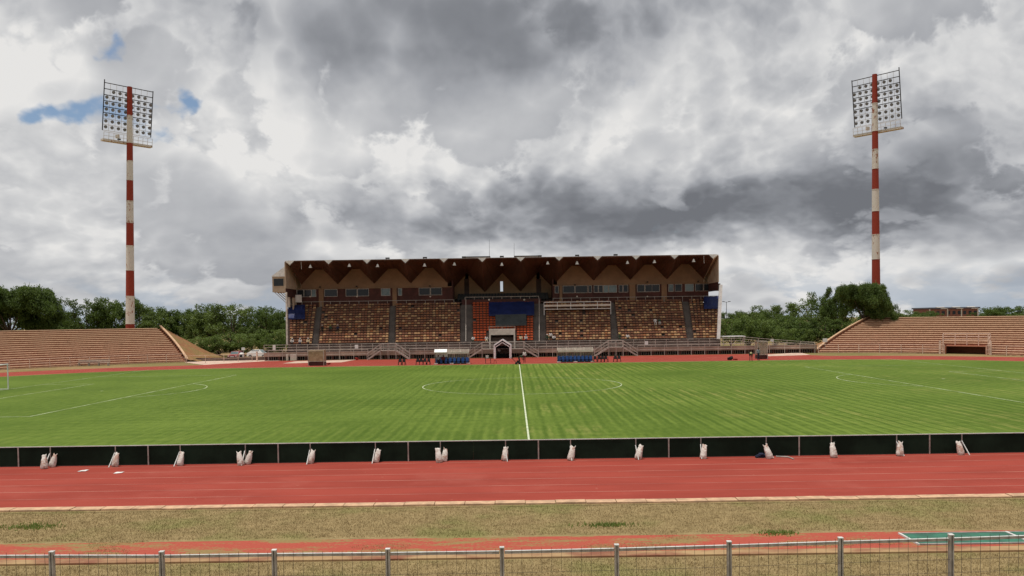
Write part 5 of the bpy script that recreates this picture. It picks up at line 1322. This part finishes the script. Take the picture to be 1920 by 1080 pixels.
# far brick building on the right
YBG = 300; p0, p1 = at(1742, 585, YBG), at(1835, 585, YBG); zt = at(1790, 578.5, YBG).z
BG = thing('brick_building', 'far red brick building with pale roof pieces beyond the right terrace', 'building', (p0.x, YBG, 0)); W = p1.x - p0.x
MB().box(0, W, 0, 12, 0, zt).build('wall', mat('far_brick', (0.20, 0.085, 0.06), 0.9), BG, local=True)
MB().box(-0.4, W + 0.4, -0.4, 12.4, zt, zt + 0.5).build('roof', mat('roof_slate', (0.09, 0.09, 0.11), 0.7), BG, local=True)
for f in (0.30, 0.62, 0.92): MB().hexa([(W * f - 1.6, -0.5, zt - 0.1), (W * f + 1.0, -0.5, zt - 0.1), (W * f + 1.6, 3, zt + 0.3), (W * f - 1.6, 3, zt + 0.3), (W * f - 1.0, -0.5, zt + 0.12), (W * f + 1.0, -0.5, zt + 0.12), (W * f + 1.6, 3, zt + 0.7), (W * f - 1.6, 3, zt + 0.7)]).build('skylight', M_offwhite, BG, local=True)
for k in range(9):
    x = 0.8 + k * (W - 1.6) / 8.5; f = MB().box(x, x + 1.1, -0.04, -0.004, zt - 2.2, zt - 0.9).build('window', M_glass, BG, local=True)
for f in (0.0, 0.36, 0.64, 0.97): MB().box(W * f, W * f + 0.4, -0.15, -0.003, 0, zt - 0.02).build('pilaster', M_offwhite, BG, local=True)

# ------------------------------------------------------------------ trees
def leaf_cloud(blobs, n, size, seed):
    r_ = random.Random(seed); v = []; f = []
    tot = sum(b[3] ** 2 for b in blobs)
    for (cx, cy, cz, br) in blobs:
        k = int(n * br ** 2 / tot)
        for _ in range(k):
            d = Vector((r_.gauss(0, 1), r_.gauss(0, 1), r_.gauss(0, 1))).normalized()
            q = br * (0.30 + 0.85 * r_.random() ** 0.7 + (0.5 * r_.random() if r_.random() < 0.12 else 0)) * (1.0 + 0.25 * mnoise.noise(Vector((d.x * 2 + cx, d.y * 2, d.z * 2 + cz))))
            c = Vector((cx, cy, cz)) + Vector((d.x * q, d.y * q, d.z * q * 0.78))
            nn = (d * 0.6 + Vector((0, 0, 0.55)) + Vector((r_.gauss(0, .7), r_.gauss(0, .7), r_.gauss(0, .7)))).normalized()
            u = nn.orthogonal().normalized(); a = r_.uniform(0, 6.28); w = nn.cross(u); u, w = u * math.cos(a) + w * math.sin(a), w * math.cos(a) - u * math.sin(a)
            s = size * r_.uniform(0.6, 1.25); b = len(v)
            v += [tuple(c - u * s), tuple(c - w * s * 0.45), tuple(c + u * s), tuple(c + w * s * 0.45)]; f.append((b, b + 1, b + 2, b + 3))
    me = bpy.data.meshes.new('crown'); me.from_pydata(v, [], f); return me
def tree_proto(seed, h, wd_, kind, leafm, n):
    """h height, wd_ crown width; crown made of many leaf clumps on forking limbs"""
    r_ = random.Random(seed); tr = MB(); blobs = []
    T = bpy.data.objects.new('tree_proto', None)
    base_h = h * {'round': 0.16, 'broad': 0.30, 'tall': 0.15, 'bush': 0.05}[kind]; r0 = h * 0.028
    top = Vector((r_.uniform(-0.3, 0.3), r_.uniform(-0.3, 0.3), base_h)); tr.tube((0, 0, -0.1), top, r0 * 1.3, r0, 8)
    nl = 7 if kind != 'bush' else 6; ends = []
    for k in range(nl):
        a = 6.283 * k / nl + r_.uniform(-0.4, 0.4); rr = wd_ / 2 * r_.uniform(0.45, 0.78)
        zz = {'round': r_.uniform(0.30, 0.80), 'broad': r_.uniform(0.50, 0.86), 'tall': 0.3 + 0.6 * k / nl, 'bush': r_.uniform(0.35, 0.7)}[kind] * h
        if kind == 'tall': rr *= 1.15 - 0.8 * k / nl
        e = Vector((rr * math.cos(a), rr * math.sin(a), zz)); m_ = top.lerp(e, 0.5) + Vector((0, 0, h * 0.04))
        tr.tube(top, m_, r0 * 0.62, r0 * 0.42, 6); tr.tube(m_, e, r0 * 0.42, r0 * 0.16, 6); ends.append(e)
        for q in range(2):
            e2 = e + Vector((r_.gauss(0, 1), r_.gauss(0, 1), r_.gauss(0.3, 0.6))) * wd_ * 0.12; tr.tube(m_, e2, r0 * 0.25, r0 * 0.08, 5); ends.append(e2)
    ends.append(Vector((0, 0, h * 0.86)))
    tr.tube(top, ends[-1], r0 * 0.7, r0 * 0.15, 6)
    for e in ends:
        for q in range(6):
            br = wd_ * r_.uniform(0.045, 0.105); o = Vector((r_.gauss(0, 1), r_.gauss(0, 1), r_.gauss(0, 0.7))) * wd_ * 0.125
            c = e + o; c.z = min(c.z, h - br * 0.8); c.z = max(c.z, br * 0.7 if kind == 'bush' else base_h * 0.8)
            blobs.append((c.x, c.y, c.z, br))
    cm = leaf_cloud(blobs, n, {'bush': 0.14}.get(kind, 0.20) * (0.85 + h / 60), seed); cm.materials.append(leafm)
    tm = tr.mesh('trunk', M_bark, True)
    return tm, cm
PROTO = {}
for key, h, w, kind, lm, n in (('d1', 9.5, 10, 'round', M_leafD, 13000), ('d2', 9, 9, 'round', M_leafD, 12000), ('m1', 9, 9.5, 'round', M_leafM, 12500), ('b1', 11.5, 17, 'broad', M_leafD, 113500), ('t1', 11, 4.4, 'tall', M_leafD, 5000), ('l1', 4.2, 6.0, 'bush', M_leafL, 8000), ('l2', 3.6, 5.2, 'bush', M_leafL, 7500), ('d3', 10.5, 9, 'round', M_leafM, 7000)):
    PROTO[key] = (h, w) + tree_proto(hash(key) % 97 if False else sum(map(ord, key)) * 7, h, w, kind, lm, n)
SIZE = {}
for key, (h, w, tm, cm) in PROTO.items():
    zs = sorted(v.co.z for v in cm.vertices); xs = sorted(v.co.x for v in cm.vertices); k = len(zs) // 100
    SIZE[key] = (zs[-k // 2], xs[-k] - xs[k])
def tree(key, px, top_py, wpx, Y, label, name='tree', zb=0.0, rot=None, cat='tree', grp=None):
    h, w, tm, cm = PROTO[key]; p = at(px, top_py, Y); h, w = SIZE[key]
    T = thing(name, label, cat, (p.x, Y, zb), rng.uniform(0, 6.28) if rot is None else rot, grp)
    sz = (p.z - zb) / h; sx = wpx * Y / 1500 / w
    T.scale = (sx, sx, sz)
    for nm, me in (('trunk', tm), ('crown', cm)):
        o = bpy.data.objects.new(nm, me); COL.objects.link(o); o.parent = T
LT = [('b1', 18, 540, 150, 168), ('d1', 88, 588, 95, 178), ('m1', 118, 592, 70, 190), ('d2', 162, 563, 80, 166), ('d1', 213, 559, 95, 170), ('d3', 262, 571, 75, 168), ('d2', 302, 577, 85, 176), ('d1', 345, 578, 90, 178), ('m1', 385, 572, 80, 172), ('d3', 432, 573, 95, 170), ('d2', 470, 576, 70, 178), ('d1', 505, 580, 75, 172), ('d2', 538, 583, 70, 168)]
lk = ['spreading dark tree with flat crown at the far left edge', 'low dark tree just right of the spreading tree at far left', 'small mid green tree left of the left floodlight group']
for i, (k, px, py, w, Y) in enumerate(LT):
    lab = lk[i] if i < 3 else '%s dark green tree left of the mast' % ('rounded' if i == 3 else 'taller') if i < 5 else '%s tree counted rightwards from the left mast, behind the yard' % ORD[i - 5]
    tree(k, px, py, w * 1.12, Y, lab, grp='trees behind the left terrace and yard')
BS = [('l1', 372, 633, 62, 150), ('l2', 410, 631, 55, 149), ('l1', 452, 626, 70, 151), ('l2', 500, 626, 50, 150), ('l1', 525, 618, 62, 152)]
for i, (k, px, py, w, Y) in enumerate(BS): tree(k, px, py, w * 1.15, Y, '%s light green bush from the left at the back of the yard' % ORD[i], 'bush', cat='bush', grp='bushes at the back of the yard')
RT = [('d1', 1373, 583, 48, 215, 'small far dark tree beside the right end of the grandstand'), ('m1', 1417, 574, 62, 205, 'far grey green tree behind the light bushes on the right'), ('d2', 1450, 582, 55, 200, 'low dark tree right of the far grey green tree'),
      ('t1', 1460, 573, 22, 215, 'left one of two thin pointed trees behind the right group'), ('t1', 1484, 570, 26, 210, 'right one of two thin pointed trees behind the right group'), ('d1', 1478, 590, 75, 180, 'dark tree below the two thin pointed trees'),
      ('d3', 1522, 562, 95, 168, 'tall dark tree left of the biggest tree by right mast'), ('d2', 1500, 598, 85, 155, 'low dark tree at the foot of the right group'), ('d1', 1566, 549, 72, 160, 'dark tree close against the biggest tree by right mast'),
      ('b1', 1620, 534, 88, 139.3, 'biggest dark tree with wide crown in front of the right mast'), ('d2', 1668, 567, 40, 150, 'small dark round tree just right of the right mast'), ('d2', 1548, 596, 85, 150, 'mid green tree above the earth slope of right terrace'), ('m1', 1640, 580, 70, 160, 'light mid green tree behind the foot of right mast'),
      ('m1', 1705, 582, 60, 230, 'low far mid green tree right of the right mast'), ('d1', 1735, 584, 50, 260, 'low far dark tree left of the brick building'), ('d1', 1880, 575, 85, 240, 'dark flat tree right of the brick building'), ('m1', 1925, 581, 60, 230, 'mid green tree at the far right edge'), ('d2', 1838, 586, 30, 250, 'tiny dark tree touching the right side of the brick building')]
for k, px, py, w, Y, lab in RT: tree(k, px, py, w * 1.1, Y, lab, grp='trees behind the right terrace', zb=(2.2 if k == 'b1' else 0.0))
for i, (k, px, py, w, Y) in enumerate([('l1', 1372, 598, 70, 158), ('l2', 1405, 592, 70, 160), ('l1', 1432, 600, 70, 157), ('l2', 1452, 612, 50, 154), ('l1', 1484, 616, 60, 150), ('l2', 1518, 618, 55, 149)]): tree(k, px, py, w * 1.15, Y, '%s bright green bush from the left behind the ramp railing' % ORD[i], 'bush', cat='bush', grp='bright bushes right of the grandstand')
# far wood that closes the horizon
wb = []; r_ = random.Random(5)
for k in range(260):
    a = -0.80 + 1.6 * k / 260; Y = 330 + r_.uniform(-25, 25); br = r_.uniform(2.2, 3.8); wb.append((Y * a, Y, r_.uniform(1.5, 5.2), br))
    wb.append((Y * a + 2, Y + 8, 1.0, 3.5))
cm = leaf_cloud(wb, 26000, 0.7, 11); cm.materials.append(M_leafD)
tag(link('far_wood', cm), 'low dark far wood along the horizon', 'wood', kind='stuff')
